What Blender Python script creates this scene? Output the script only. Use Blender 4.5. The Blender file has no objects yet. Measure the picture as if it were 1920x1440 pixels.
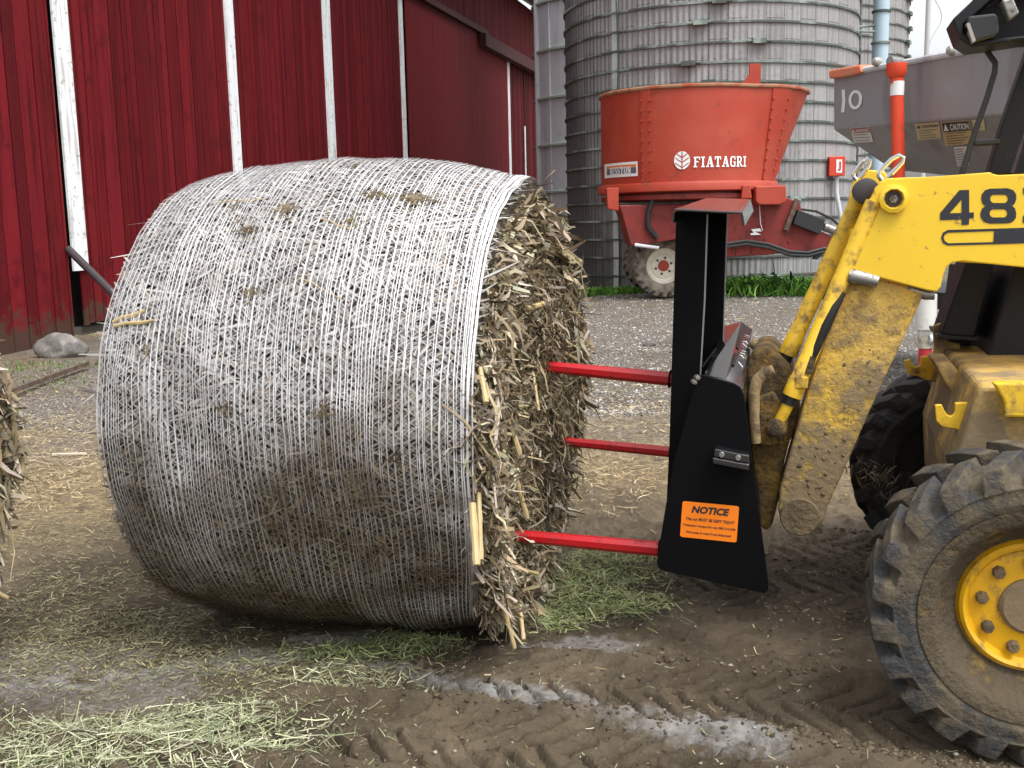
import bpy, bmesh, math, random
import numpy as np
from mathutils import Vector, Matrix
random.seed(7); rng = np.random.default_rng(7)
scene = bpy.context.scene
COL = scene.collection
# ------------------------------------------------------------------ camera
F = 2000.0; H = 1.6; PITCH = math.radians(8.81); ROLL = math.radians(1.3)
cam = bpy.data.cameras.new('Camera'); cam.sensor_fit = 'HORIZONTAL'; cam.sensor_width = 36.0
cam.lens = 36.0 * F / 1920.0; cam.clip_start = 0.05; cam.clip_end = 2000
cam_o = bpy.data.objects.new('Camera', cam); COL.objects.link(cam_o); scene.camera = cam_o
fw = Vector((0, math.cos(PITCH), -math.sin(PITCH))); up = Vector((0, math.sin(PITCH), math.cos(PITCH))); rt = Vector((1, 0, 0))
cr, sr = math.cos(ROLL), math.sin(ROLL)
R3 = Matrix((rt * cr - up * sr * 1.0, up * cr + rt * sr, -fw)).transposed()
cam_o.matrix_world = Matrix.Translation((0, 0, H)) @ R3.to_4x4()
# ------------------------------------------------------------------ sky and sun (overcast)
SUN_EL, SUN_AZ = 62.0, 140.0          # azimuth clockwise from +Y: behind the camera, to the right
w = bpy.data.worlds.new('World'); scene.world = w; w.use_nodes = True
nt = w.node_tree; nt.nodes.clear()
wo = nt.nodes.new('ShaderNodeOutputWorld'); bg = nt.nodes.new('ShaderNodeBackground')
sky = nt.nodes.new('ShaderNodeTexSky'); sky.sky_type = 'NISHITA'; sky.sun_disc = False
sky.sun_elevation = math.radians(SUN_EL); sky.sun_rotation = math.radians(SUN_AZ)
sky.air_density = 1.0; sky.dust_density = 4.0; sky.ozone_density = 1.0
hs = nt.nodes.new('ShaderNodeHueSaturation'); hs.inputs['Saturation'].default_value = 0.12   # cloud cover greys the blue
nt.links.new(sky.outputs[0], hs.inputs['Color']); nt.links.new(hs.outputs[0], bg.inputs['Color'])
bg.inputs['Strength'].default_value = 0.15
nt.links.new(bg.outputs[0], wo.inputs['Surface'])
sun = bpy.data.lights.new('Sun', 'SUN'); sun.energy = 1.15; sun.angle = math.radians(25); sun.color = (1, .97, .92)
sun_o = bpy.data.objects.new('Sun', sun); COL.objects.link(sun_o)
_el, _az = math.radians(SUN_EL), math.radians(SUN_AZ)
sd = Vector((math.sin(_az) * math.cos(_el), math.cos(_az) * math.cos(_el), math.sin(_el)))
sun_o.rotation_euler = sd.to_track_quat('Z', 'Y').to_euler()
vs = scene.view_settings; vs.view_transform = 'Standard'; vs.look = 'None'; vs.gamma = 1.0; vs.exposure = 0.95
scene.cycles.max_bounces = 6
# ------------------------------------------------------------------ pixel -> world helpers (photo pixels, 1920 x 1440)
def ray(px, py):
    dx, dy = px - 960.0, py - 720.0
    X, Y = dx * cr - dy * sr, dx * sr + dy * cr
    return (rt * (X / F) - up * (Y / F) + fw)
CAM = Vector((0, 0, H))
def g(px, py, z=0.0):
    r = ray(px, py); return CAM + r * ((z - H) / r.z)
def at(px, py, Y):
    r = ray(px, py); return CAM + r * (Y / r.y)
def onp(px, py, P, n):
    r = ray(px, py); return CAM + r * ((P - CAM).dot(n) / r.dot(n))
AL = math.radians(16)
FV = Vector((-math.cos(AL), math.sin(AL), 0)); VV = Vector((math.sin(AL), math.cos(AL), 0)); ZV = Vector((0, 0, 1))
def onv(px, py, v):
    r = ray(px, py); return CAM + r * (v / r.dot(VV))
def Vn(a): return np.array(a, float)
# ------------------------------------------------------------------ numpy noise
_P = np.random.default_rng(3).permutation(512); _G = np.random.default_rng(4).uniform(-1, 1, 512)
def vnoise(x, y):
    xi = np.floor(x).astype(int); yi = np.floor(y).astype(int); xf = x - xi; yf = y - yi
    u = xf * xf * (3 - 2 * xf); v = yf * yf * (3 - 2 * yf)
    def h(a, b): return _G[(_P[(_P[a & 511] + b) & 511])]
    return (h(xi, yi) * (1 - u) + h(xi + 1, yi) * u) * (1 - v) + (h(xi, yi + 1) * (1 - u) + h(xi + 1, yi + 1) * u) * v
def fbm(x, y, sc, oc=4, gain=.5):
    r = 0; a = 1; t = 0
    for i in range(oc):
        r = r + a * vnoise(x * sc + 17.3 * i, y * sc - 9.1 * i); t += a; a *= gain; sc *= 2.03
    return r / t
def sst(a, b, x):
    t = np.clip((x - a) / (b - a), 0, 1); return t * t * (3 - 2 * t)
# ------------------------------------------------------------------ materials
def lk(nt, a, b): nt.links.new(a, b)
def mat(name, col=(.5, .5, .5), rough=.6, metal=0.0, var=None, streak=None, dirt=None, bump=None, attr=None, attr_mul=None, spec=.5, coat=0, zdirt=None, fine=None):
    """var=(scale, colour2, lo, hi)  streak=(xy scale, z scale, colour, lo, hi)  dirt=(scale, colour, lo, hi)
    zdirt=(z0, z1, noise scale, colour): dirt cover 1 below z0 to 0 above z1   bump=(scale, strength, dist)"""
    m = bpy.data.materials.new(name); m.use_nodes = True; nt = m.node_tree; N = nt.nodes
    b = N['Principled BSDF']; b.inputs['Roughness'].default_value = rough; b.inputs['Metallic'].default_value = metal
    b.inputs['Specular IOR Level'].default_value = spec
    if coat: b.inputs['Coat Weight'].default_value = coat; b.inputs['Coat Roughness'].default_value = .12
    geo = N.new('ShaderNodeNewGeometry'); pos = geo.outputs['Position']
    if attr:
        a = N.new('ShaderNodeAttribute'); a.attribute_name = attr; cur = a.outputs['Color']
    else:
        r = N.new('ShaderNodeRGB'); r.outputs[0].default_value = (*col, 1); cur = r.outputs[0]
    def noise(scale, vec=None, detail=6, rg=.6):
        n = N.new('ShaderNodeTexNoise'); n.inputs['Scale'].default_value = scale; n.inputs['Detail'].default_value = detail
        n.inputs['Roughness'].default_value = rg; lk(nt, vec or pos, n.inputs['Vector']); return n.outputs['Fac']
    def ramp(x, lo, hi):
        n = N.new('ShaderNodeMapRange'); n.inputs['From Min'].default_value = lo; n.inputs['From Max'].default_value = hi
        lk(nt, x, n.inputs['Value']); return n.outputs[0]
    def mix(a, c, f):
        n = N.new('ShaderNodeMix'); n.data_type = 'RGBA'; lk(nt, f, n.inputs[0]); lk(nt, a, n.inputs[6])
        if isinstance(c, tuple): n.inputs[7].default_value = (*c, 1)
        else: lk(nt, c, n.inputs[7])
        return n.outputs[2]
    def math_(op, a, c):
        n = N.new('ShaderNodeMath'); n.operation = op
        for i, q in enumerate((a, c)):
            if isinstance(q, (int, float)): n.inputs[i].default_value = q
            else: lk(nt, q, n.inputs[i])
        return n.outputs[0]
    if attr_mul:
        a = N.new('ShaderNodeAttribute'); a.attribute_name = attr_mul
        n = N.new('ShaderNodeMix'); n.data_type = 'RGBA'; n.blend_type = 'MULTIPLY'; n.inputs[0].default_value = 1
        lk(nt, cur, n.inputs[6]); lk(nt, a.outputs['Color'], n.inputs[7]); cur = n.outputs[2]
    if var: cur = mix(cur, var[1], ramp(noise(var[0]), var[2], var[3]))
    if streak:
        mp = N.new('ShaderNodeMapping'); mp.inputs['Scale'].default_value = (streak[0], streak[0], streak[1]); lk(nt, pos, mp.inputs['Vector'])
        cur = mix(cur, streak[2], ramp(noise(1.0, mp.outputs[0]), streak[3], streak[4]))
    rg = None
    if fine: cur = mix(cur, fine[1], ramp(noise(fine[0], detail=3), fine[2], fine[3]))
    if dirt:
        f = ramp(noise(dirt[0], detail=9, rg=.68), dirt[2], dirt[3]); cur = mix(cur, dirt[1], f); rg = f
    if zdirt:
        sx = N.new('ShaderNodeSeparateXYZ'); lk(nt, pos, sx.inputs[0])
        n = math_('MULTIPLY', math_('SUBTRACT', noise(zdirt[2], detail=9, rg=.7), .5), 2.6)
        h = ramp(sx.outputs[2], zdirt[1], zdirt[0])
        f = ramp(math_('ADD', h, n), .35, .75); cur = mix(cur, zdirt[3], f); rg = f
    if rg is not None:
        x = N.new('ShaderNodeMapRange'); x.inputs['To Min'].default_value = rough; x.inputs['To Max'].default_value = .9
        lk(nt, rg, x.inputs['Value']); lk(nt, x.outputs[0], b.inputs['Roughness'])
    lk(nt, cur, b.inputs['Base Color'])
    if bump or zdirt or dirt:
        bp = N.new('ShaderNodeBump'); hgt = None
        if bump: hgt = noise(bump[0], detail=8); bp.inputs['Strength'].default_value = bump[1]; bp.inputs['Distance'].default_value = bump[2]
        else: bp.inputs['Strength'].default_value = .5; bp.inputs['Distance'].default_value = .004
        if rg is not None:
            hgt = math_('ADD', hgt if hgt is not None else 0.0, math_('MULTIPLY', rg, .6))
        lk(nt, hgt, bp.inputs['Height']); lk(nt, bp.outputs[0], b.inputs['Normal'])
    return m
MUD = (.115, .085, .052); MUDD = (.06, .043, .026); MUDL = (.2, .155, .1)
M = {}
M['red_board'] = mat('red_board', (.14, .0095, .014), .75, attr_mul='Col', streak=(11, .5, (.055, .005, .007), .5, .68), fine=(38, (.30, .07, .07), .69, .76), dirt=(2.2, (.07, .006, .009), .54, .7), zdirt=(.0, .75, 5, (.07, .04, .03)), bump=(30, .35, .004), spec=.12)
M['red_door'] = mat('red_door', (.14, .0085, .012), .8, streak=(14, .25, (.09, .006, .009), .45, .75), fine=(40, (.25, .05, .05), .7, .8), spec=.2)
M['red_dark'] = mat('red_dark', (.06, .006, .008), .8, streak=(9, .3, (.02, .006, .006), .45, .7))
M['orange_edge'] = mat('weathered_orange_edge', (.3, .05, .025), .8, var=(5, (.4, .14, .08), .5, .65))
M['white_board'] = mat('white_board', (.82, .84, .87), .6, streak=(14, 1.1, (.42, .42, .39), .52, .7), dirt=(9, (.3, .29, .23), .57, .68))
M['dark'] = mat('dark_gap', (.012, .011, .011), .9)  # near-black colour standing in for shade in gaps and hollows
M['barn_stone'] = mat('foundation', (.08, .07, .06), .9, bump=(12, .6, .03))
M['roof'] = mat('barn_roof', (.09, .095, .09), .7, var=(3, (.2, .2, .18), .5, .7))
M['galv'] = mat('galvanised_sheet', (.58, .60, .64), .5, .0, streak=(3, .25, (.4, .41, .44), .5, .7), dirt=(2.5, (.3, .28, .27), .62, .74), spec=.6)
M['galv_band'] = mat('galvanised_band', (.36, .43, .38), .6)
M['hoop'] = mat('hoop_steel', (.07, .085, .075), .65, var=(1.2, (.3, .37, .33), .5, .66), fine=(1.5, (.1, .08, .07), .6, .7))
M['pipe_blue'] = mat('pale_blue_pipe', (.42, .55, .64), .5, dirt=(3, (.3, .25, .2), .66, .74))
M['pole'] = mat('pole_grey', (.5, .5, .5), .7)
RED = (.37, .037, .015)
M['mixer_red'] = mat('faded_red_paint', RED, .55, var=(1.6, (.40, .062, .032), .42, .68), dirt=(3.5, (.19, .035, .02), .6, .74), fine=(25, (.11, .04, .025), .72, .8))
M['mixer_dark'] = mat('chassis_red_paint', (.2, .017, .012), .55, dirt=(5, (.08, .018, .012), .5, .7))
M['rust_rim'] = mat('rusty_rim', (.3, .15, .08), .8, var=(5, (.32, .05, .02), .45, .6))
M['cream'] = mat('cream_rim', (.74, .71, .60), .5, dirt=(6, (.4, .33, .22), .62, .76))
M['rubber_dusty'] = mat('dusty_rubber', (.06, .058, .057), .8, dirt=(5, (.26, .22, .17), .36, .56))
M['black_metal'] = mat('black_metal', (.018, .019, .022), .45)
M['hose'] = mat('black_hose', (.014, .014, .015), .5, dirt=(14, MUDD, .55, .7))
M['white'] = mat('white_paint', (.8, .8, .8), .5)
M['dec_black'] = mat('black_print', (.02, .022, .03), .5, fine=(60, (.2, .2, .25), .68, .75))
M['dec_orange'] = mat('orange_print', (.7, .17, .03), .5)
M['dec_grey'] = mat('grey_print', (.1, .11, .13), .5)
M['dec_red'] = mat('red_print', (.5, .03, .04), .5)
M['dec_pink'] = mat('faded_red_print', (.45, .08, .14), .5)
M['dec_cream'] = mat('cream_print', (.66, .55, .33), .5)
M['dec_yellow'] = mat('yellow_print', (.62, .44, .2), .5)
M['notice'] = mat('orange_notice', (.95, .23, .01), .4)
M['hopper'] = mat('stainless_sheet', (.29, .295, .32), .4, .12, var=(1.2, (.3, .28, .28), .4, .7), streak=(4, .6, (.2, .18, .18), .5, .7))
M['tarp'] = mat('orange_tarp', (.75, .2, .1), .7, var=(8, (.6, .25, .16), .4, .7), bump=(14, .7, .03))
M['orange_tube'] = mat('orange_red_tube', (.75, .07, .025), .45, dirt=(5, (.35, .06, .03), .6, .75))
M['yellow'] = mat('yellow_paint', (.84, .56, .03), .38, var=(1.5, (.80, .50, .03), .4, .7), dirt=(24, (.30, .20, .07), .61, .70), coat=.25)
M['yellow_mud'] = mat('muddy_yellow_paint', (.64, .40, .05), .5, var=(3, (.55, .36, .1), .4, .65), fine=(55, (.26, .17, .06), .56, .72), zdirt=(.3, 1.75, 8, (.24, .175, .095)), bump=(26, .8, .014))
M['yellow_dirty'] = mat('dirty_yellow_paint', (.74, .46, .025), .45, dirt=(13, (.17, .11, .045), .5, .66), bump=(40, .3, .004))
M['yellow_tan'] = mat('dusty_yellow_paint', (.62, .40, .1), .55, zdirt=(.45, 1.7, 4, (.24, .175, .1)), bump=(35, .6, .01), dirt=None)
M['mud_metal'] = mat('mud_caked_metal', (.24, .14, .03), .75, dirt=(12, (.06, .042, .024), .4, .58), bump=(40, .9, .02))
M['mud'] = mat('mud_lump', (.17, .125, .07), .85, var=(10, (.1, .072, .042), .45, .7), bump=(50, .8, .015))
M['mud_tan'] = mat('dried_mud_on_bar', (.3, .21, .1), .8, dirt=(14, (.1, .07, .04), .5, .65), bump=(50, .7, .01))
M['chrome'] = mat('chrome', (.75, .75, .76), .12, 1.0, dirt=(20, (.2, .15, .08), .62, .7))
M['steel'] = mat('worn_steel', (.32, .32, .31), .35, .7, dirt=(18, (.12, .1, .07), .5, .65))
M['tyre'] = mat('muddy_tyre', (.034, .037, .042), .65, dirt=(9, (.115, .092, .06), .42, .56), fine=(70, (.075, .062, .045), .5, .7), bump=(45, .8, .012))
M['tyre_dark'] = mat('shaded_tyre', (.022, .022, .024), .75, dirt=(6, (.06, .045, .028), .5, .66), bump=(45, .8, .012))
M['wheel_yellow'] = mat('wheel_yellow', (.78, .42, .01), .4, dirt=(9, (.22, .14, .05), .52, .64), bump=(40, .3, .003), coat=.2)
M['rim_mud'] = mat('mud_caked_rim', (.4, .25, .05), .7, dirt=(9, (.09, .068, .041), .24, .46), fine=(22, (.13, .1, .06), .5, .62), bump=(30, 1, .022))
M['spear_black'] = mat('black_powder_coat', (.004, .004, .005), .55, fine=(260, (.03, .03, .03), .72, .8), bump=(500, .12, .001), spec=.08)
M['gloss_black'] = mat('gloss_black', (.012, .012, .014), .07, 0, spec=.9, coat=1)
M['edge_worn'] = mat('bare_edge', (.3, .3, .32), .35, .4)  # pale strip colour that paints the light on plate edges
M['spear_red'] = mat('red_gloss_paint', (.5, .006, .012), .38, coat=.15, bump=(70, .15, .002), dirt=(16, (.22, .012, .016), .58, .68))
M['cab'] = mat('grey_black_plate', (.012, .0125, .016), .5, dirt=(8, (.06, .057, .054), .6, .76), spec=.3)
M['net'] = mat('net_thread', (.8, .8, .82), .45, dirt=(2.2, (.36, .31, .25), .5, .72), zdirt=None)
M['strip'] = mat('corn_leaf', attr='Col', rough=.75, spec=.25)
M['rock'] = mat('field_stone', (.15, .14, .13), .85, var=(6, (.3, .28, .26), .5, .7), fine=(50, (.06, .055, .05), .6, .7), bump=(22, .7, .02))
M['rust'] = mat('rusty_iron', (.09, .055, .04), .8, var=(9, (.18, .12, .09), .45, .7), bump=(50, .4, .004))
M['iron'] = mat('dark_iron', (.055, .045, .05), .5)
M['wood'] = mat('dry_stick', (.5, .43, .33), .8)
M['glass_amber'] = mat('marker_lens', (.35, .33, .3), .3)
# net thread: dirty where it lay on mud, lower shade painted in too
def net_material():
    m = bpy.data.materials.new('net_wrap_thread'); m.use_nodes = True; nt = m.node_tree; N = nt.nodes; b = N['Principled BSDF']
    a = N.new('ShaderNodeAttribute'); a.attribute_name = 'Col'
    lk(nt, a.outputs['Color'], b.inputs['Base Color']); b.inputs['Roughness'].default_value = .45
    return m
M['net'] = net_material()
# ------------------------------------------------------------------ mesh builder
def PO(parent):
    p = Vector((0, 0, 0))
    while parent is not None: p = p + parent.location; parent = parent.parent
    return p
class MB:
    def __init__(s): s.v = []; s.f = []; s.mi = []; s.c = []; s.cur = 0; s.col = None
    def add(s, vs, fs):
        o = len(s.v); s.v.extend([tuple(p) for p in vs])
        for f in fs: s.f.append(tuple(i + o for i in f)); s.mi.append(s.cur); s.c.append(s.col)
        return s
    def box(s, c, hx, hy, hz, ax=(1, 0, 0), ay=(0, 1, 0), az=(0, 0, 1)):
        c = Vector(c); ax = Vector(ax).normalized() * hx; ay = Vector(ay).normalized() * hy; az = Vector(az).normalized() * hz
        vs = [c + ax * i + ay * j + az * k for i in (-1, 1) for j in (-1, 1) for k in (-1, 1)]
        return s.add(vs, [(0, 1, 3, 2), (4, 6, 7, 5), (0, 4, 5, 1), (2, 3, 7, 6), (0, 2, 6, 4), (1, 5, 7, 3)])
    def prism(s, pts, ext):
        ext = Vector(ext); n = len(pts); a = [Vector(p) for p in pts]; vs = a + [p + ext for p in a]
        return s.add(vs, [tuple(range(n))[::-1], tuple(range(n, 2 * n))] + [(i, (i + 1) % n, n + (i + 1) % n, n + i) for i in range(n)])
    def loft(s, A, B):
        n = len(A); vs = list(A) + list(B)
        return s.add(vs, [tuple(range(n))[::-1], tuple(range(n, 2 * n))] + [(i, (i + 1) % n, n + (i + 1) % n, n + i) for i in range(n)])
    def tube(s, path, r, n=10, caps=True, sq=0):
        P = [Vector(p) for p in path]; rs = r if isinstance(r, (list, tuple)) else [r] * len(P); vs = []; fs = []; prev = None
        for i, p in enumerate(P):
            d = (P[min(i + 1, len(P) - 1)] - P[max(i - 1, 0)]).normalized()
            if prev is None:
                a = d.cross(Vector((0, 0, 1)));
                if a.length < .1: a = d.cross(Vector((1, 0, 0)))
            else: a = prev - d * prev.dot(d)
            a.normalize(); prev = a; b = d.cross(a)
            for k in range(n):
                t = 2 * math.pi * (k + .5) / n; vs.append(p + (a * math.cos(t) + b * math.sin(t)) * rs[i])
        for i in range(len(P) - 1):
            for k in range(n): fs.append((i * n + k, i * n + (k + 1) % n, (i + 1) * n + (k + 1) % n, (i + 1) * n + k))
        if caps: fs.append(tuple(range(n))[::-1]); fs.append(tuple(range((len(P) - 1) * n, len(P) * n)))
        return s.add(vs, fs)
    def lathe(s, prof, c, axis, n=48, ref=None, a0=0, a1=2 * math.pi, cap=False):
        c = Vector(c); d = Vector(axis).normalized()
        a = Vector(ref) if ref else d.cross(Vector((0, 0, 1)))
        if a.length < .1: a = d.cross(Vector((1, 0, 0)))
        a.normalize(); b = d.cross(a); full = abs(a1 - a0 - 2 * math.pi) < 1e-6; m = n if full else n + 1
        vs = []; fs = []
        for (r, h) in prof:
            for k in range(m):
                t = a0 + (a1 - a0) * k / n; vs.append(c + d * h + (a * math.cos(t) + b * math.sin(t)) * r)
        for i in range(len(prof) - 1):
            for k in range(n):
                k2 = (k + 1) % m; fs.append((i * m + k, i * m + k2, (i + 1) * m + k2, (i + 1) * m + k))
        if cap and full: fs.append(tuple(range(m))[::-1]); fs.append(tuple(range((len(prof) - 1) * m, len(prof) * m)))
        return s.add(vs, fs)
    def build(s, name, mats, parent=None, smooth=35, bevel=0, recalc=True, local=False, seg=2):
        me = bpy.data.meshes.new(name); o = Vector((0, 0, 0)) if local else PO(parent)
        me.from_pydata([(p[0] - o.x, p[1] - o.y, p[2] - o.z) for p in s.v], [], s.f)
        mats = mats if isinstance(mats, (list, tuple)) else [mats]
        for m in mats: me.materials.append(m)
        me.polygons.foreach_set('material_index', s.mi)
        if any(c is not None for c in s.c):
            at_ = me.color_attributes.new('Col', 'FLOAT_COLOR', 'CORNER'); arr = []
            for p, c in zip(me.polygons, s.c): arr.extend(list((*(c or (1, 1, 1)), 1)) * p.loop_total)
            at_.data.foreach_set('color', arr)
        if recalc:
            bm = bmesh.new(); bm.from_mesh(me); bmesh.ops.recalc_face_normals(bm, faces=bm.faces); bm.to_mesh(me); bm.free()
        if smooth:
            me.polygons.foreach_set('use_smooth', [True] * len(me.polygons)); me.set_sharp_from_angle(angle=math.radians(smooth))
        ob = bpy.data.objects.new(name, me); COL.objects.link(ob); ob.parent = parent
        if bevel:
            b = ob.modifiers.new('Bevel', 'BEVEL'); b.width = bevel; b.segments = seg; b.limit_method = 'ANGLE'; b.angle_limit = math.radians(40)
        return ob
def mesh_np(name, V, Q, m, parent=None, col=None, smooth=False):
    """V (n,3), Q (k,4) int, col (n,3) per vertex"""
    o = PO(parent); V = np.asarray(V, np.float32) - np.array([o.x, o.y, o.z], np.float32); Q = np.asarray(Q, np.int32); k = Q.shape[1]
    me = bpy.data.meshes.new(name); me.vertices.add(len(V)); me.vertices.foreach_set('co', V.ravel())
    me.loops.add(Q.size); me.loops.foreach_set('vertex_index', Q.ravel())
    me.polygons.add(len(Q)); me.polygons.foreach_set('loop_start', np.arange(0, Q.size, k, dtype=np.int32))
    try: me.polygons.foreach_set('loop_total', np.full(len(Q), k, np.int32))
    except Exception: pass
    me.materials.append(m); me.update(calc_edges=True); me.validate()
    if col is not None:
        a = me.color_attributes.new('Col', 'FLOAT_COLOR', 'POINT'); a.data.foreach_set('color', np.c_[col, np.ones(len(V))].astype(np.float32).ravel())
    if smooth: me.polygons.foreach_set('use_smooth', [True] * len(me.polygons))
    ob = bpy.data.objects.new(name, me); COL.objects.link(ob); ob.parent = parent; return ob
def empty(name, loc, label, cat, group=None):
    o = bpy.data.objects.new(name, None); COL.objects.link(o); o.location = loc; return tag(o, label, cat, group)
def tag(o, label=None, cat=None, group=None, kind=None):
    if label: o['label'] = label
    if cat: o['category'] = cat
    if group: o['group'] = group
    if kind: o['kind'] = kind
    return o
def V2(pts, v): return [onv(x, y, v) for x, y in pts]
# curved ribbons: N strips of K segments
def strips(C, D, Nn, Ls, Ws, K=4, bend=None, grav=0.0, taper=True, twist=None, crumple=0.0):
    n = len(C); D = D / np.linalg.norm(D, axis=1)[:, None]; S = np.cross(D, Nn); S /= (np.linalg.norm(S, axis=1)[:, None] + 1e-9)
    Nn = np.cross(S, D); bend = np.zeros(n) if bend is None else bend
    t = np.linspace(-.5, .5, K + 1); V = np.zeros((n, K + 1, 2, 3)); tipA = rng.uniform(.1, 1, n); tipB = rng.uniform(.1, 1, n)
    cw = np.cumsum(rng.normal(0, crumple, (n, K + 1, 2)), axis=1) if crumple else None
    for i, ti in enumerate(t):
        d = ti * Ls; p = C + D * d[:, None] + Nn * (bend * (ti * 2) ** 2 * Ls)[:, None]; p[:, 2] -= grav * (ti + .5) ** 2 * Ls
        wv = Ws * (1 - (tipA if ti < 0 else tipB) * abs(2 * ti) ** 3 if taper else 1)
        if crumple: p = p + S * (cw[:, i, 0] * Ls)[:, None] + Nn * (cw[:, i, 1] * Ls)[:, None]
        Sd = S
        if twist is not None:
            a = (twist * ti)[:, None]; Sd = S * np.cos(a) + Nn * np.sin(a)
        V[:, i, 0] = p - Sd * wv[:, None] / 2; V[:, i, 1] = p + Sd * wv[:, None] / 2
    base = (np.arange(n) * (K + 1) * 2)[:, None, None]; i = np.arange(K)[None, :, None] * 2
    Q = (base + i + np.array([0, 1, 3, 2])[None, None, :]).reshape(-1, 4)
    return V.reshape(-1, 3), Q
def per_vert(col, K): return np.repeat(col, (K + 1) * 2, axis=0)
# decals: map unit square onto a quad given by photo pixels on a plane, sat proud of it
def qmap(pxs, plane, proud=.0025):
    c = [plane(x, y) for x, y in pxs]         # tl, tr, br, bl
    n = (c[1] - c[0]).cross(c[3] - c[0]).normalized()
    if n.dot(CAM - c[0]) < 0: n = -n
    def f(u, v, h=0):                         # u right, v up
        a = c[3].lerp(c[2], u); b = c[0].lerp(c[1], u); return a.lerp(b, v) + n * (proud + h)
    return f
def rect(mb, f, u0, v0, u1, v1, h=0, nu=1):
    for i in range(nu):
        a = u0 + (u1 - u0) * i / nu; b = u0 + (u1 - u0) * (i + 1) / nu
        mb.add([f(a, v0, h), f(b, v0, h), f(b, v1, h), f(a, v1, h)], [(0, 1, 2, 3)])
_tcache = {}
def text_tris(s, bold=.0, splines=None, shear=0.0):
    key = (s, bold, shear)
    if key in _tcache: return _tcache[key]
    if splines is None:
        cu = bpy.data.curves.new('t', 'FONT'); cu.body = s; cu.offset = bold; cu.shear = shear; cu.resolution_u = 3
    else:
        cu = bpy.data.curves.new('t', 'CURVE'); cu.dimensions = '2D'; cu.fill_mode = 'BOTH'
        for pl in splines:
            sp = cu.splines.new('POLY'); sp.points.add(len(pl) - 1); sp.use_cyclic_u = True
            for p, q in zip(sp.points, pl): p.co = (q[0], q[1], 0, 1)
    ob = bpy.data.objects.new('t', cu); COL.objects.link(ob); dg = bpy.context.evaluated_depsgraph_get()
    me = bpy.data.meshes.new_from_object(ob.evaluated_get(dg))
    vs = [(v.co.x, v.co.y) for v in me.vertices]; fs = [tuple(p.vertices) for p in me.polygons]
    bpy.data.objects.remove(ob); bpy.data.curves.remove(cu); bpy.data.meshes.remove(me)
    _tcache[key] = (vs, fs); return vs, fs
def put_text(mb, f, s, u0, v0, u1, v1, h=.001, bold=0.0, splines=None, bbox=None, shear=0.0):
    vs, fs = text_tris(s, bold, splines, shear)
    xs = [p[0] for p in vs]; ys = [p[1] for p in vs]
    x0, x1, y0, y1 = bbox or (min(xs), max(xs), min(ys), max(ys))
    mb.add([f(u0 + (u1 - u0) * (x - x0) / (x1 - x0), v0 + (v1 - v0) * (y - y0) / (y1 - y0), h) for x, y in vs], fs)
def rrect(x0, y0, x1, y1, r, n=6):
    o = []
    for cx, cy, a in ((x1 - r, y1 - r, 0), (x0 + r, y1 - r, 90), (x0 + r, y0 + r, 180), (x1 - r, y0 + r, 270)):
        for k in range(n + 1):
            t = math.radians(a + 90 * k / n); o.append((cx + r * math.cos(t), cy + r * math.sin(t)))
    return o
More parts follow.
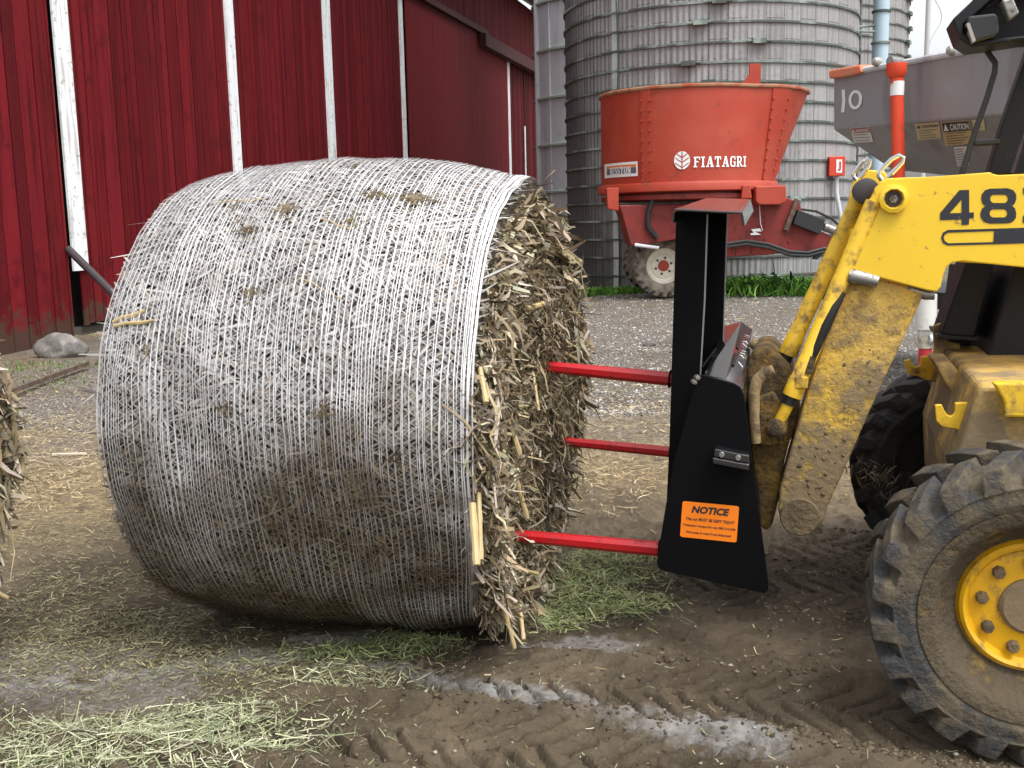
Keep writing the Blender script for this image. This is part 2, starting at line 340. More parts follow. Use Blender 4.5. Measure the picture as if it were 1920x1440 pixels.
# slab-serif strokes for the painted names (unit-height letters)
def slab(letter):
    t = .2; B = []
    def bar(x0, y0, x1, y1, w=t):
        dx, dy = x1 - x0, y1 - y0; L = math.hypot(dx, dy); nx, ny = -dy / L * w / 2, dx / L * w / 2
        B.append([(x0 + nx, y0 + ny), (x1 + nx, y1 + ny), (x1 - nx, y1 - ny), (x0 - nx, y0 - ny)])
    s = .13
    if letter == 'F': bar(.2, 0, .2, 1); bar(.02, .93, .72, .93, s); bar(.2, .52, .55, .52, s); bar(.02, .065, .42, .065, s); bar(.66, .7, .66, .98, s); w_ = .78
    elif letter == 'I': bar(.22, 0, .22, 1); bar(.02, .93, .42, .93, s); bar(.02, .065, .42, .065, s); w_ = .5
    elif letter == 'A': bar(.18, .08, .42, 1, .13); bar(.68, .08, .44, 1, .22); bar(.25, .33, .6, .33, .12); bar(.02, .065, .34, .065, s); bar(.5, .065, .86, .065, s); w_ = .9
    elif letter == 'T': bar(.38, 0, .38, 1); bar(.03, .93, .73, .93, s); bar(.08, .7, .08, .98, s); bar(.68, .7, .68, .98, s); bar(.18, .065, .58, .065, s); w_ = .8
    elif letter == 'G': bar(.14, .2, .14, .8); bar(.12, .8, .3, .96, .16); bar(.12, .2, .3, .05, .16); bar(.26, .935, .6, .935, s); bar(.26, .065, .66, .065, s); bar(.62, .66, .62, .98, s); bar(.62, .02, .62, .48, .17); bar(.42, .44, .72, .44, s); w_ = .8
    elif letter == 'R': bar(.18, 0, .18, 1); bar(.02, .93, .55, .93, s); bar(.2, .48, .55, .48, s); bar(.6, .52, .6, .9, .18); bar(.4, .46, .68, .05, .18); bar(.02, .065, .38, .065, s); bar(.58, .065, .8, .065, s); w_ = .84
    elif letter == 'H': bar(.18, 0, .18, 1); bar(.6, 0, .6, 1); bar(.2, .5, .6, .5, s); [bar(x - .16, y, x + .16, y, .1) for x in (.18, .6) for y in (.05, .95)]; w_ = .82
    elif letter == 'E': bar(.18, 0, .18, 1); bar(.02, .94, .6, .94, .12); bar(.2, .5, .5, .5, .12); bar(.02, .06, .62, .06, .12); bar(.57, .1, .57, .3, .1); bar(.55, .7, .55, .9, .1); w_ = .7
    elif letter == 'S': bar(.1, .62, .1, .85, .18); bar(.5, .15, .5, .4, .18); bar(.1, .93, .55, .93, .14); bar(.1, .6, .5, .4, .18); bar(.05, .07, .5, .07, .14); bar(.55, .7, .55, .96, .1); bar(.06, .04, .06, .3, .1); w_ = .64
    elif letter == 'O': bar(.12, .18, .12, .82); bar(.56, .18, .56, .82); bar(.12, .8, .28, .95, .15); bar(.56, .8, .4, .95, .15); bar(.12, .2, .28, .05, .15); bar(.56, .2, .4, .05, .15); bar(.26, .93, .42, .93, .14); bar(.26, .07, .42, .07, .14); w_ = .7
    elif letter == 'N': bar(.16, 0, .16, 1, .15); bar(.6, 0, .6, 1, .15); bar(.16, .95, .6, .05, .2); bar(.02, .05, .32, .05, .1); bar(.02, .95, .22, .95, .1); bar(.46, .95, .76, .95, .1); w_ = .8
    return B, w_
def slab_word(mb, f, word, u0, v0, u1, v1, h=.002):
    B = []; x = 0
    for ch in word:
        b, w_ = slab(ch); B.append((x, b)); x += w_ + .04
    for j, (x0, b) in enumerate(B):
        for k, q in enumerate(b):
            mb.add([f(u0 + (u1 - u0) * (x0 + p[0]) / x, v0 + (v1 - v0) * p[1], h + .0004 * k) for p in q], [(0, 1, 2, 3)])

# ================================================================== GROUND
def S_of(x, y): return -x * math.cos(AL) + y * math.sin(AL)
def V_of(x, y): return x * math.sin(AL) + y * math.cos(AL)
TRK = [(3.42, .21, .06, 1), (2.92, .22, .06, 1), (2.42, .2, .05, -1), (5.15, .21, .05, 1), (4.5, .2, .03, -1)]
def hf(x, y):
    s = S_of(x, y); v = V_of(x, y); near = sst(9, 6, y); mudm = sst(2.35, 1.5, s) * .9 + .1 + .25 * sst(3.2, 2.6, v)
    z = .03 * fbm(x, y, .5, 3) * sst(40, 10, y) + near * (.018 * fbm(x, y, 2.5, 4) + .012 * fbm(x, y, 9, 3))
    far = sst(6, 9, y) * sst(60, 20, y); z = z + far * .02 * fbm(x, y, 1.7, 4)
    for (vc, hw, dp, sg) in TRK:
        wob = .05 * fbm(s, v * 0 + vc, .8, 2); d = (v - vc - wob) / hw; inside = sst(1.05, .9, abs(d)); lat = np.abs(d)
        ph = (s * sg + .9 * (v - vc) * np.sign(d)) / .115 + .35 * np.sign(d); lug = sst(.08, .34, np.abs((ph % 1) - .5) * 2)
        ero = np.clip(.75 + .9 * fbm(x + 5, y, 1.6, 3), .15, 1); rm = np.clip(mudm * (.8 + .9 * fbm(x - 7, y + 3, .9, 2)), 0, 1)
        z = z + near * rm * inside * (-dp * .6 + dp * 1.6 * (lug - .5) * ero)
        berm = np.exp(-((lat - 1.12) / .16) ** 2); ch = np.clip(fbm(x, y, 7, 4) + .35, 0, 2)
        z = z + near * rm * berm * dp * (.3 + 1.0 * ch)
    clod = np.clip(fbm(x, y, 16, 4, .6) - .06, 0, 1) * near * .055 * np.clip(mudm * 1.2 - .3, 0, 1); z = z + clod
    z = z + MOUND[2] * np.exp(-(((x - MOUND[0]) / 3.2) ** 2 + ((y - MOUND[1]) / 2.2) ** 2) ** 1.5)
    z = z * (1 - near) + near * .055 * np.tanh(z / .055)
    # berm left behind the bale and between the far tracks
    for (px, py, rad, hh) in ((1180, 668, .55, .08), (1120, 672, .5, .06), (1170, 815, .4, .03), (1230, 832, .4, .03)):
        c = g(px, py); z = z + hh * np.exp(-(((x - c.x) / (rad * 1.4)) ** 2 + ((y - c.y) / (rad * .7)) ** 2)) * (.6 + .8 * fbm(x, y, 5, 4))
    bale = np.exp(-(((s - 1.7) / .9) ** 4 + ((v - 4.0) / .35) ** 4)); z = z * (1 - bale) - .02 * bale
    fl = np.exp(-(((s + .75) / .75) ** 2 + ((v - 3.1) / .33) ** 2) ** 2); z = z * (1 - .75 * fl) - .025 * fl
    wh = np.exp(-(((s + .63) / .22) ** 2 + ((v - 3.4) / .22) ** 2)); z = z * (1 - .9 * wh) - .03 * wh
    return z
_mw = at(1243, 557, 18.35); MOUND = (_mw.x + .7, 18.6, _mw.z)
def hz(x, y): return float(hf(np.array([x]), np.array([y]))[0])
def seglist(a, parts):
    o = [a]
    for end, st in parts:
        n = max(1, int(round((end - o[-1]) / st))); st_ = (end - o[-1]) / n; o.extend([o[-1] + st_ * (i + 1) for i in range(n)])
    return np.array(o)
def blob(x, y, px, py, rx, ry=None, z=0):
    c = g(px, py); ry = ry or rx; return np.exp(-(((x - c.x) / rx) ** 2 + ((y - c.y) / ry) ** 2))
def polyd(x, y, pts):
    P = [g(a, b) for a, b in pts]; d = np.full(x.shape, 1e9)
    for a, b in zip(P[:-1], P[1:]):
        ex, ey = b.x - a.x, b.y - a.y; t = np.clip(((x - a.x) * ex + (y - a.y) * ey) / (ex * ex + ey * ey), 0, 1)
        d = np.minimum(d, np.hypot(x - a.x - t * ex, y - a.y - t * ey))
    return d
LIME = [(-60, 1290), (120, 1275), (300, 1262), (470, 1238), (620, 1218), (690, 1232), (800, 1262), (900, 1290), (1020, 1312), (1150, 1338), (1300, 1372), (1420, 1395)]
xs = seglist(-900, [(-150, 90), (-30, 12), (-12, 1.2), (-5, .25), (-2.6, .05), (2.6, .0095), (5, .05), (12, .25), (30, 1.2), (150, 12), (900, 90)])
ys = seglist(-60, [(-4, 8), (1.7, .3), (4.7, .0095), (6.6, .03), (12, .07), (26, .25), (60, 2), (160, 12), (1400, 120)])
X, Y = np.meshgrid(xs, ys); Zg = hf(X, Y)
n1 = fbm(X, Y, 3, 4); n2 = fbm(X + 40, Y, 9, 4); n3 = fbm(X, Y + 30, 1.2, 3)
sG, vG = S_of(X, Y), V_of(X, Y)
lime = .85 * sst(.14, .01, polyd(X, Y, LIME) + .08 * n1 + .05 * n2) * sst(-.55, .1, n2 + .5 * n1 + .15)
lime = np.maximum(lime, .8 * sst(.35, .7, blob(X, Y, 640, 1195, .25, .12) + .3 * n1 + .25 * n2))
lime = np.maximum(lime, .6 * sst(.35, .8, blob(X, Y, 1080, 1208, .3, .1) + .3 * n1 + .3 * n2))
lime = np.maximum(lime, .45 * sst(.3, .9, blob(X, Y, 150, 1300, .5, .22) + .5 * n1 + .3 * n2))
lime = np.maximum(lime, .5 * sst(.35, .9, blob(X, Y, 60, 1240, .5, .2) + .5 * n1 + .3 * n2))
lime = lime * np.clip(1 + 14 * (Zg - .0), .55, 1.1).clip(0, 1)
gravel = sst(8.2, 9.2, Y + 1.2 * n1 + .6 * n3) * sst(-6, -3, X + Y * .12 + n3) * sst(22, 19.5, Y + n1)
gravel = np.maximum(gravel, .6 * sst(-.1, .5, n3 + .2 * n2) * sst(6.6, 8, Y) * sst(20, 18, Y))
straw = sst(-.25, .35, n3 + .4 * n2 + .1) * sst(5.2, 6.2, Y) * sst(9.3, 8.2, Y) * .8
straw = np.maximum(straw, sst(-.5, .2, n1) * sst(-1.9, -2.4, X + .2 * n3) * sst(4.6, 5.6, Y) * sst(15, 10, Y) * .85)
wet_shade = sst(.12, .7, blob(X, Y, 1420, 1120, .95, .42) + .35 * n1 + .15 * n2) + .7 * sst(.3, .8, blob(X, Y, 900, 1200, .5, .2) + .3 * n1) + .6 * sst(.3, .8, blob(X, Y, 430, 1190, .5, .16) + .3 * n1)  # wet mud, with shade by the bale front and loader painted in
ny_, nx_ = X.shape; idx = np.arange(nx_ * ny_).reshape(ny_, nx_)
Q = np.stack([idx[:-1, :-1], idx[:-1, 1:], idx[1:, 1:], idx[1:, :-1]], -1).reshape(-1, 4)
def ground_material():
    m = bpy.data.materials.new('farmyard_ground'); m.use_nodes = True; nt = m.node_tree; N = nt.nodes; b = N['Principled BSDF']
    geo = N.new('ShaderNodeNewGeometry'); pos = geo.outputs['Position']
    a = N.new('ShaderNodeAttribute'); a.attribute_name = 'Col'; sp = N.new('ShaderNodeSeparateColor'); lk(nt, a.outputs['Color'], sp.inputs[0])
    wt = N.new('ShaderNodeAttribute'); wt.attribute_name = 'Wet'
    def noise(sc, d=6, r=.6):
        n = N.new('ShaderNodeTexNoise'); n.inputs['Scale'].default_value = sc; n.inputs['Detail'].default_value = d; n.inputs['Roughness'].default_value = r; lk(nt, pos, n.inputs['Vector']); return n.outputs['Fac']
    def rng_(x, lo, hi, a=0, c=1):
        n = N.new('ShaderNodeMapRange'); n.inputs[1].default_value = lo; n.inputs[2].default_value = hi; n.inputs[3].default_value = a; n.inputs[4].default_value = c; lk(nt, x, n.inputs[0]); return n.outputs[0]
    def mix(a_, c, f):
        n = N.new('ShaderNodeMix'); n.data_type = 'RGBA'
        for i, q in ((0, f), (6, a_), (7, c)):
            if isinstance(q, tuple): n.inputs[i].default_value = (*q, 1)
            elif isinstance(q, float): n.inputs[i].default_value = q
            else: lk(nt, q, n.inputs[i])
        return n.outputs[2]
    def mul(a_, c):
        n = N.new('ShaderNodeMath'); n.operation = 'MULTIPLY'; lk(nt, a_, n.inputs[0]); lk(nt, c, n.inputs[1]); return n.outputs[0]
    mud = mix((.112, .085, .053), (.215, .167, .108), rng_(noise(2.2), .4, .65)); mud = mix(mud, (.075, .055, .034), rng_(noise(11, 8, .7), .54, .74))
    mud = mix(mud, (.055, .04, .025), rng_(noise(45, 8, .75), .56, .7)); mud = mix(mud, (.28, .235, .17), rng_(noise(120, 3), .66, .74))
    mud = mix(mud, (.07, .052, .034), rng_(wt.outputs['Fac'], 0, 1, 0, .85))  # wet soil tone, carrying the painted shade as well
    vo = N.new('ShaderNodeTexVoronoi'); vo.inputs['Scale'].default_value = 42; lk(nt, pos, vo.inputs['Vector'])
    sv = N.new('ShaderNodeSeparateColor'); lk(nt, vo.outputs['Color'], sv.inputs[0])
    grv = mix((.34, .315, .28), (.62, .595, .56), rng_(sv.outputs[0], .1, 1)); grv = mix(grv, (.33, .27, .19), rng_(noise(1.1), .48, .62)); grv = mix(grv, (.13, .11, .09), rng_(vo.outputs['Distance'], .25, .55))
    stw = mix((.22, .165, .1), (.5, .38, .2), rng_(noise(24, 8, .75), .45, .62)); stw = mix(stw, (.11, .085, .055), rng_(noise(7, 6), .55, .68))
    lim = mix((.31, .30, .285), (.52, .51, .50), rng_(noise(30, 6, .7), .4, .6)); lim = mix(lim, (.2, .16, .11), rng_(noise(18, 8, .75), .58, .7))
    cur = mix(mud, stw, sp.outputs[2]); cur = mix(cur, grv, sp.outputs[1]); lf = N.new('ShaderNodeMath'); lf.operation = 'ADD'; lk(nt, sp.outputs[0], lf.inputs[0]); lk(nt, rng_(noise(28, 10, .78), .3, .7, -.4, .4), lf.inputs[1])
    cur = mix(cur, lim, rng_(lf.outputs[0], .12, .85, 0, .78))
    lk(nt, cur, b.inputs['Base Color'])
    lk(nt, rng_(noise(5), .35, .65, .38, .85), b.inputs['Roughness']); b.inputs['Specular IOR Level'].default_value = .35
    bp = N.new('ShaderNodeBump'); bp.inputs['Strength'].default_value = 1; bp.inputs['Distance'].default_value = .03
    ad = N.new('ShaderNodeMath'); ad.operation = 'ADD'; lk(nt, noise(26, 12, .8), ad.inputs[0]); lk(nt, mul(rng_(vo.outputs['Distance'], 0, .5, .8, 0), sp.outputs[1]), ad.inputs[1])
    lk(nt, ad.outputs[0], bp.inputs['Height']); lk(nt, bp.outputs[0], b.inputs['Normal'])
    return m
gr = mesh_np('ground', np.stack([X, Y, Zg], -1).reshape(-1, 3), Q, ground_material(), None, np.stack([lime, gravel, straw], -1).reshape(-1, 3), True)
wa = gr.data.attributes.new('Wet', 'FLOAT', 'POINT'); wa.data.foreach_set('value', np.clip(wet_shade, 0, 1).astype(np.float32).ravel())
tag(gr, kind='structure')

# ================================================================== BARN
BA = math.radians(15); BD = Vector((math.sin(BA), math.cos(BA), 0)); BN = Vector((-math.cos(BA), math.sin(BA), 0))   # BN points into the barn
B0 = g(138, 640)
def wall_t(px, off=0.0, py=330):
    P = onp(px, py, B0 + BN * off, BN); return (P - B0).dot(BD)
def wall_z(px, py, off=0.0): return onp(px, py, B0 + BN * off, BN).z
barn = empty('barn', (B0.x, B0.y, 0), 'large red plank barn with white door edge boards on the left', 'barn')
def planks(mb, t0, t1, z0, z1, off, wmin=.16, wmax=.3, dj=.012, gap=.012, ragged=0.0, tone=(.62, 1.25)):
    t = t0
    while t < t1 - .02:
        wd = min(random.uniform(wmin, wmax), t1 - t); o = off - random.uniform(0, dj); k = random.uniform(*tone)
        mb.col = (k, k * random.uniform(.85, 1.1), k * random.uniform(.85, 1.1)); zb = z0 - random.uniform(0, ragged)
        mb.box(B0 + BD * (t + wd / 2) + BN * o + ZV * ((zb + z1) / 2), (wd - gap) / 2, .014, (z1 - zb) / 2, BD, BN, ZV); t += wd
    mb.col = None
TE = wall_t(1004, .3); ZE = wall_z(1003, 24, .3); ZT = wall_z(912, 68, .3)
mb = MB(); planks(mb, wall_t(-260), 0, .0, ZE, 0, .2, .34, dj=.02, gap=.02, ragged=.04); mb.build('wall', M['red_board'], barn, smooth=0)
mb = MB(); mb.box(B0 + BD * (-.05) + BN * .02 + ZV * (wall_z(100, 110) / 2), .07, .035, wall_z(100, 110) / 2, BD, BN, ZV); mb.build('corner_board', M['orange_edge'], barn, smooth=0)
mb = MB(); mb.box(B0 + BD * (wall_t(-260) / 2) + BN * .12 + ZV * (ZE / 2), -wall_t(-260) / 2 - .01, .08, ZE / 2, BD, BN, ZV)
mb.box(B0 + BD * ((TE + 3) / 2 + .1) + BN * .75 + ZV * (ZE / 2), (TE + 3) / 2, .1, ZE / 2 - .02, BD, BN, ZV); mb.build('inner_wall', M['dark'], barn, smooth=0)  # near-black backing puts the dark behind the plank gaps into colour
t1 = wall_t(132, .3); t2 = wall_t(443, .3); t3 = wall_t(622, .3); t4 = wall_t(759, .3); t5 = wall_t(951, .3)
zb0 = wall_z(175, 600, .3); bw = (t2 - t1) * .09
zbrd = wall_z(150, 507, .3)
for a, b_ in ((t1, t2), (t2, t3), (t3, t4)):
    mb = MB(); planks(mb, a + .02, b_ - .01, zb0, ZE - .1, .3, .12, .26, dj=.02, gap=.018, ragged=.08, tone=(.7, 1.15)); mb.build('sliding_door', M['red_board'], barn, smooth=0)
for i, tt in enumerate((t1, t2, t3, t4)):
    mb = MB(); hw = [(wall_t(147, .3) - wall_t(119, .3)) / 2, (wall_t(451, .3) - wall_t(436, .3)) / 2, (wall_t(629, .3) - wall_t(616, .3)) / 2, (wall_t(762, .3) - wall_t(756, .3)) / 2][i]
    zb = zbrd if i == 0 else zb0
    mb.box(B0 + BD * tt + BN * .255 + ZV * ((zb + ZE) / 2), hw, .018, (ZE - zb) / 2, BD, BN, ZV); mb.build('edge_board', M['white_board'], barn, smooth=0)
mb = MB(); planks(mb, t4 + .25, t5, zb0, ZT - .1, .22, .18, .22, dj=.003, gap=.004); mb.build('hay_door', M['red_door'], barn, smooth=0)
mb = MB(); planks(mb, t4 + .2, TE + 3, ZT + .02, ZE, .34, .18, .3, tone=(.55, .8)); mb.build('upper_wall', M['red_board'], barn, smooth=0)  # lower tone range paints the shadow above the door rails into these planks
mb = MB(); planks(mb, t5 + .9, TE + 3, zb0, ZT - .3, .36, .2, .32, dj=.03, tone=(.35, 1.0)); mb.build('lower_wall', M['red_board'], barn, smooth=0)
for (pa, wd, h0, h1) in ((956, .35, 0.0, ZT - .5), (985, .12, 0.0, ZT - 2.6)):
    mb = MB(); tt = wall_t(pa, .3); mb.box(B0 + BD * tt + BN * .28 + ZV * ((h0 + h1) / 2 + zb0 / 2), wd / 2, .015, (h1 - h0) / 2 - zb0 / 2, BD, BN, ZV); mb.build('edge_board', M['white_board'], barn, smooth=0)
ta, tb, tc = wall_t(757, .2), wall_t(916, .2), wall_t(909, .1); z2 = wall_z(957, 104, .1)
mb = MB(); mb.box(B0 + BD * ((ta + tb) / 2) + BN * .15 + ZV * ZT, (tb - ta) / 2, .06, .09, BD, BN, ZV); mb.build('door_rail', M['red_dark'], barn, smooth=0)
mb = MB(); mb.box(B0 + BD * ((tc + TE + 3) / 2) + BN * .06 + ZV * z2, (TE + 3 - tc) / 2, .12, .2, BD, BN, ZV); mb.build('door_rail', M['red_dark'], barn, smooth=0)
tl = wall_t(-260); tR = TE + 3
mb = MB(); prof = [(-.55, ZE + .0), (-.55, ZE + .22), (2.5, ZE + 2.0), (2.5, ZE + 1.75), (.3, ZE + .25), (.0, ZE + .0)]
mb.loft([B0 + BD * tl + BN * a + ZV * b for a, b in prof], [B0 + BD * tR + BN * a + ZV * b for a, b in prof]); mb.build('roof', M['roof'], barn, smooth=0)
mb = MB(); mb.tube([B0 + BD * tl + BN * -.62 + ZV * (ZE + .12), B0 + BD * tR + BN * -.62 + ZV * (ZE + .12)], .1, 8); mb.build('gutter', M['galv_band'], barn)
mb = MB(); mb.box(B0 + BD * ((TE + 3) / 2) + BN * .5 + ZV * (zb0 / 2 - .08), (TE + 3) / 2, .12, zb0 / 2 - .02, BD, BN, ZV); mb.build('foundation', M['barn_stone'], barn, smooth=0)
# iron brace bar fixed at the barn corner
mb = MB(); pb = onp(128, 467, B0 - BN * .05, BN); pe = at(262, 600, 14.2); mb.tube([pb, pb.lerp(pe, .5), pe], .055, 10)
tag(mb.build('iron_pipe', M['iron'], None), 'dark iron pipe slanting down from the barn corner behind the net wrapped bale', 'pipe')

# ================================================================== SILOS
def silo_material(name, dark_side):
    m = bpy.data.materials.new(name); m.use_nodes = True; nt = m.node_tree; N = nt.nodes; b = N['Principled BSDF']; b.inputs['Roughness'].default_value = .85
    uv = N.new('ShaderNodeUVMap'); uv.uv_map = 'UVMap'; sx = N.new('ShaderNodeSeparateXYZ'); lk(nt, uv.outputs[0], sx.inputs[0])
    geo = N.new('ShaderNodeNewGeometry')
    def noise(sc, vec, d=6, r=.6):
        n = N.new('ShaderNodeTexNoise'); n.inputs['Scale'].default_value = sc; n.inputs['Detail'].default_value = d; n.inputs['Roughness'].default_value = r; lk(nt, vec, n.inputs['Vector']); return n.outputs['Fac']
    def rng_(x, lo, hi, a=0, c=1):
        n = N.new('ShaderNodeMapRange'); n.inputs[1].default_value = lo; n.inputs[2].default_value = hi; n.inputs[3].default_value = a; n.inputs[4].default_value = c; lk(nt, x, n.inputs[0]); return n.outputs[0]
    def mix(a_, c, f):
        n = N.new('ShaderNodeMix'); n.data_type = 'RGBA'
        for i, q in ((0, f), (6, a_), (7, c)):
            if isinstance(q, tuple): n.inputs[i].default_value = (*q, 1)
            else: lk(nt, q, n.inputs[i])
        return n.outputs[2]
    def ma(op, a_, c):
        n = N.new('ShaderNodeMath'); n.operation = op
        for i, q in enumerate((a_, c)):
            if isinstance(q, (int, float)): n.inputs[i].default_value = q
            else: lk(nt, q, n.inputs[i])
        return n.outputs[0]
    mp = N.new('ShaderNodeMapping'); mp.inputs['Rotation'].default_value = (0, 0, math.pi / 2); lk(nt, uv.outputs[0], mp.inputs['Vector'])
    br = N.new('ShaderNodeTexBrick'); lk(nt, mp.outputs[0], br.inputs['Vector']); br.inputs['Scale'].default_value = 1; br.inputs['Brick Width'].default_value = .74; br.inputs['Row Height'].default_value = .36
    br.inputs['Mortar Size'].default_value = .009; br.inputs['Color1'].default_value = (.26, .255, .255, 1); br.inputs['Color2'].default_value = (.34, .335, .34, 1); br.inputs['Mortar'].default_value = (.13, .125, .12, 1)
    st = N.new('ShaderNodeMapping'); st.inputs['Scale'].default_value = (9, .35, 1); lk(nt, uv.outputs[0], st.inputs['Vector'])
    cur = mix(br.outputs['Color'], (.19, .185, .18), rng_(noise(1, st.outputs[0], 8, .7), .5, .75))
    cur = mix(cur, (.1, .1, .1), rng_(noise(3.5, uv.outputs[0], 8, .75), .6, .74))
    cur = mix(cur, (.4, .395, .4), rng_(noise(1.1, uv.outputs[0]), .55, .75, 0, .6))
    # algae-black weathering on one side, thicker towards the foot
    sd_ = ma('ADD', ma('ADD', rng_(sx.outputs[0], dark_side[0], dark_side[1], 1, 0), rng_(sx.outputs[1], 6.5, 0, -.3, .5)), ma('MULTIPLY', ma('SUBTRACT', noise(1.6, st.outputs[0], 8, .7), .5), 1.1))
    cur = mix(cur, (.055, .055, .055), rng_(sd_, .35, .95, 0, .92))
    lk(nt, cur, b.inputs['Base Color'])
    fl = ma('ADD', ma('MULTIPLY', ma('SINE', ma('MULTIPLY', sx.outputs[0], 2 * math.pi / .115), 0), .5), .5)
    bp = N.new('ShaderNodeBump'); bp.inputs['Strength'].default_value = 1; bp.inputs['Distance'].default_value = .03
    lk(nt, ma('ADD', ma('MULTIPLY', fl, .6), ma('MULTIPLY', noise(14, uv.outputs[0]), .4)), bp.inputs['Height']); lk(nt, bp.outputs[0], b.inputs['Normal'])
    return m
def concrete_silo(c, R, Hh, label, dark_side, z0, clamps):
    o = empty('concrete_silo', (c.x, c.y, 0), label, 'silo'); n = 180
    V = []; Fs = []; zs = [0, 3, 6, 9, Hh]
    base = math.atan2(-c.y, -c.x)          # angle facing the camera
    for z in zs:
        for k in range(n + 1):
            t = base + 2 * math.pi * (k / n - .5); V.append((c.x + R * math.cos(t), c.y + R * math.sin(t), z))
    for i in range(len(zs) - 1):
        for k in range(n): Fs.append((i * (n + 1) + k, i * (n + 1) + k + 1, (i + 1) * (n + 1) + k + 1, (i + 1) * (n + 1) + k))
    mb = MB(); mb.add(V, Fs); ob = mb.build('stave_wall', silo_material('concrete_staves', dark_side), o, smooth=60, recalc=False)
    uvl = ob.data.uv_layers.new(name='UVMap')
    for p in ob.data.polygons:
        for li in p.loop_indices:
            vi = ob.data.loops[li].vertex_index; k = vi % (n + 1); z = zs[vi // (n + 1)]; uvl.data[li].uv = (2 * math.pi * R * (k / n - .5), z)
    mb = MB(); mb.lathe([(R + .05, 0), (R + .02, .5), (R - .5, 1.2), (.05, 1.6)], (c.x, c.y, Hh), (0, 0, 1), 64); mb.build('roof_dome', M['galv'], o)
    z = z0; k = 0
    while z < min(Hh, 8.6):
        mb = MB(); mb.lathe([(R + .004, -.02), (R + .032, -.02), (R + .032, .02), (R + .004, .02)], (c.x, c.y, z), (0, 0, 1), 120)
        a = base + clamps[k % len(clamps)]; d = Vector((math.cos(a), math.sin(a), 0)); tt = Vector((-d.y, d.x, 0))
        p = Vector((c.x, c.y, z)) + d * (R + .06); mb.box(p, .05, .13, .045, d, tt); mb.tube([p - tt * .24, p + tt * .24], .018, 6)
        mb.build('hoop', M['hoop'], o, smooth=30); z += .362; k += 1
    return o
C1 = Vector((4.36, 23.6, 0)); R1 = 3.06
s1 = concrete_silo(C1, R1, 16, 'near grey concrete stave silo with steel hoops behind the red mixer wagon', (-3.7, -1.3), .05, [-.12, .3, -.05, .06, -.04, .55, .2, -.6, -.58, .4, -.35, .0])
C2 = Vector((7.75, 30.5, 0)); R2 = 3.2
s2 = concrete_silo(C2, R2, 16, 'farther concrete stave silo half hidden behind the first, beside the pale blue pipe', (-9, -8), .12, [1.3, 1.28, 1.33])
# seam strip and cable on the near silo
def on_silo(px, py, R=R1, c=C1):
    r = ray(px, py); a = r.x * r.x + r.y * r.y; b_ = -2 * (r.x * c.x + r.y * c.y); q = c.x ** 2 + c.y ** 2 - R * R
    t = (-b_ - math.sqrt(max(0, b_ * b_ - 4 * a * q))) / (2 * a); return CAM + r * t
pa = on_silo(1154, 300, R1 + .02); ang = math.atan2(pa.y - C1.y, pa.x - C1.x)
mb = MB(); d = Vector((math.cos(ang), math.sin(ang), 0)); tt = Vector((-d.y, d.x, 0)); mb.box(Vector((C1.x, C1.y, 8)) + d * (R1 + .012), .008, .07, 8, d, tt); mb.build('seam_strip', mat('pale_strip', (.5, .54, .52), .7, dirt=(2, (.3, .3, .28), .5, .7)), s1, smooth=0)
mb = MB(); mb.tube([Vector((C1.x, C1.y, z)) + d * (R1 + .06) + tt * (.09 + .03 * math.sin(z * 1.7)) for z in np.arange(0, 16, .5)], .014, 6); mb.build('cable', mat('green_cable', (.03, .06, .05), .6), s1)
# metal silo
MC = Vector((2.95, 33.4, 0)); MR = 2.05
ms = empty('metal_silo', MC, 'pale galvanised metal silo squeezed between the barn and the concrete silo', 'silo')
mb = MB(); mb.lathe([(MR, 0), (MR, 15)], MC, (0, 0, 1), 72); mb.build('shell', M['galv'], ms)
z = 1.0
while z < 9.5:
    mb = MB(); mb.lathe([(MR + .005, -.05), (MR + .08, -.03), (MR + .08, .03), (MR + .005, .05)], (MC.x, MC.y, z), (0, 0, 1), 72); mb.build('band', M['galv_band'], ms); z += 1.36
for da in (-1.18, -.83, -.4, .2):
    a = math.atan2(-MC.y, -MC.x) + da; d = Vector((math.cos(a), math.sin(a), 0)); mb = MB(); mb.tube([MC + d * (MR + .02), MC + d * (MR + .02) + ZV * 15], .09 if da == -1.18 else .03, 10); mb.build('seam_post', M['galv'], ms)
a = math.atan2(-MC.y, -MC.x) - .1; d = Vector((math.cos(a), math.sin(a), 0)); mb = MB(); mb.tube([MC + d * (MR + .15) + ZV * .5, MC + d * (MR + .1) + ZV * 15], .012, 5); mb.build('cable', M['black_metal'], ms)
# pale blue blower pipe with brackets
bp_ = at(1650, 110, 25.0); bp0 = Vector((bp_.x, bp_.y, 0))
bpi = empty('blower_pipe', bp0, 'pale blue upright pipe bracketed to the right side of the near concrete silo', 'pipe')
mb = MB(); mb.tube([bp0, bp0 + ZV * 14], .175, 20); mb.build('pipe', M['pipe_blue'], bpi)
for py in (22, 81):
    zz = at(1650, py, 25.0).z; mb = MB(); mb.lathe([(.18, -.03), (.21, -.02), (.21, .02), (.18, .03)], bp0 + ZV * zz, (0, 0, 1), 20); mb.build('collar', M['hoop'], bpi)
zz = at(1650, 55, 25.0).z
for dz in (-.06, .1):
    mb = MB(); q = C1 + (bp0 - C1).normalized() * (R1 + .05); mb.tube([q + ZV * (zz - .05), bp0 + ZV * (zz + dz)], .03, 8); mb.build('bracket', M['hoop'], bpi)
for k, px in enumerate((1592,)):
    mb = MB(); q = C1 + Vector((.62, -.0, 0)).normalized() * 0
lad = at(1592, 100, 26.4); lad0 = Vector((lad.x, lad.y, 0))
mb = MB()
for dx in (-.0, .26): mb.tube([lad0 + Vector((dx, 0, .2)), lad0 + Vector((dx, 0, 14))], .022, 6)
